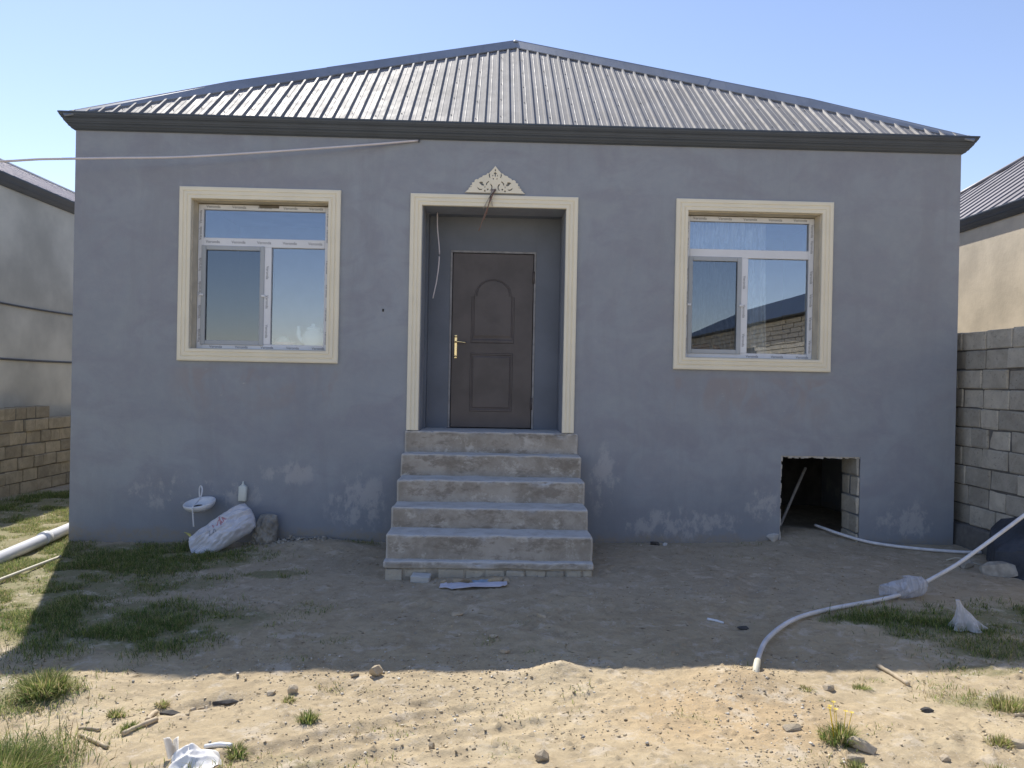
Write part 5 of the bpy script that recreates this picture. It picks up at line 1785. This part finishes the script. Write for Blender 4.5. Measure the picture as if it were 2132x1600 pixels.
for k, (x, y, r, h, cnt, dry, lab) in enumerate(TUFTS):
    cnt = int(cnt * 1.9); h *= 0.70
    a = rng.random(cnt) * 2 * PI; q = r * 0.75 * rng.random(cnt) ** 0.7 * (0.75 + 0.5 * vnoise(3 * np.cos(a) + 9 * k, 3 * np.sin(a)))
    bx, by = x + q * np.cos(a), y + q * np.sin(a) * 0.8
    az = a + rng.normal(0, 0.6, cnt)
    hh = h * rng.uniform(0.4, 1.15, cnt) * (1 - 0.35 * q / r)
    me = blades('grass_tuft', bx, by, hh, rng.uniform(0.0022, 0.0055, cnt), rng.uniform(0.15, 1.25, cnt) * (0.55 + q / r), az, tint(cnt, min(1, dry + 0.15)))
    me.transform(Matrix.Translation((-x, -y, -gz(x, y))))
    o = link('grass_tuft', me, MT['grass'], world=False)
    o.location = (x, y, gz(x, y))
    tag(o, lab, 'plant', 'grass tufts in the yard')
    if k == 3:
        for q_ in range(6):
            fx, fy = x - 0.02 + random.uniform(-.06, .07), y + random.uniform(-.03, .04)
            fz = gz(x, y) + 0.14 + random.uniform(0, 0.035)
            bm = bmesh.new()
            for p_ in range(6):
                an = p_ * PI / 3
                c0 = Vector((fx, fy, fz)); t1 = c0 + Vector((0.011 * math.cos(an), 0.011 * math.sin(an), 0.004)); t2 = c0 + Vector((0.011 * math.cos(an + .8), 0.011 * math.sin(an + .8), 0.004))
                bm.faces.new([bm.verts.new(v) for v in (c0, t1, t2)])
            tube(bm, [(fx, fy, fz), (x + (fx - x) * 0.5, y + (fy - y) * .5, gz(x, y))], 0.0018, 4)
            bm_obj('flower', bm, [MT['yellow']], o)

# ------------------------------------------------------------------ gravel
variants = []
for k in range(8):
    rnd = random.Random(300 + k)
    bm = bmesh.new()
    for _ in range(10):
        v = Vector((rnd.gauss(0, 1), rnd.gauss(0, 1), rnd.gauss(0, 1))).normalized()
        bm.verts.new((v.x, v.y * rnd.uniform(.7, 1), v.z * 0.6))
    r = bmesh.ops.convex_hull(bm, input=bm.verts[:])
    bmesh.ops.delete(bm, geom=[g for g in r['geom_interior'] if isinstance(g, bmesh.types.BMVert)], context='VERTS')
    bmesh.ops.triangulate(bm, faces=bm.faces[:])
    bmesh.ops.recalc_face_normals(bm, faces=bm.faces)
    bm.verts.index_update()
    variants.append((np.array([v.co for v in bm.verts]), np.array([[v.index for v in f.verts] for f in bm.faces])))
    bm.free()
VV, TT, CC = [], [], []
off = 0
N = 20000
yy = np.where(rng.random(N) < 0.6, rng.uniform(-4.95, -3.3, N), rng.uniform(-3.4, -0.1, N))
half_ = (yy + 8) * 0.74
xx = rng.uniform(-1, 1, N) * half_ + 0.15
dens = fbm(xx, yy, 1.6, 3, 21)
for k in range(N):
    x, y = xx[k], yy[k]
    if rng.random() > 0.40 + 1.6 * dens[k] or (abs(x + .017) < .97 and y > -1.44): continue
    s_ = 0.0028 * math.exp(abs(rng.normal(0, 0.70)))
    s_ = min(s_, 0.014)
    v, t = variants[k % 8]
    a = rng.random() * 2 * PI
    R_ = np.array([[math.cos(a), -math.sin(a), 0], [math.sin(a), math.cos(a), 0], [0, 0, 1]])
    VV.append(v @ R_.T * s_ + np.array([x, y, gz(x, y) + s_ * 0.22]))
    TT.append(t + off); off += len(v)
    base = np.array([0.47, 0.39, 0.27]) if rng.random() < 0.75 else np.array([0.58, 0.54, 0.47])
    CC.append(np.repeat((base * rng.uniform(0.6, 1.25))[None], len(v), 0))
for k in range(1500):
    y = rng.uniform(-4.95, -0.3); x = rng.uniform(-1, 1) * (y + 8) * 0.74
    if abs(x + .017) < .97 and y > -1.44: continue
    L_ = 0.012 * math.exp(rng.normal(0, 0.5)); w_ = rng.uniform(0.001, 0.0022); a = rng.random() * PI
    dx_, dy_ = math.cos(a), math.sin(a)
    z0 = max(gz(x, y), gz(x + dx_ * L_, y + dy_ * L_), gz(x - dx_ * L_, y - dy_ * L_)) + 0.002
    v = np.array([(x - dx_ * L_, y - dy_ * L_, z0), (x - dy_ * w_, y + dx_ * w_, z0 + 0.002), (x + dx_ * L_, y + dy_ * L_, z0), (x + dy_ * w_, y - dx_ * w_, z0 + 0.002), (x, y, z0 - 0.003)])
    VV.append(v); TT.append(np.array([(0, 3, 1), (3, 2, 1), (0, 1, 4), (1, 2, 4), (2, 3, 4), (3, 0, 4)]) + off); off += 5
    CC.append(np.repeat((np.array([0.50, 0.42, 0.27]) * rng.uniform(0.35, 1.2))[None], 5, 0))
me = fast_mesh('gravel', np.concatenate(VV), np.concatenate(TT), False, np.concatenate(CC))
tag(link('gravel', me, MT['gravel']), 'loose gravel and small clods scattered over the bare soil', kind='stuff')
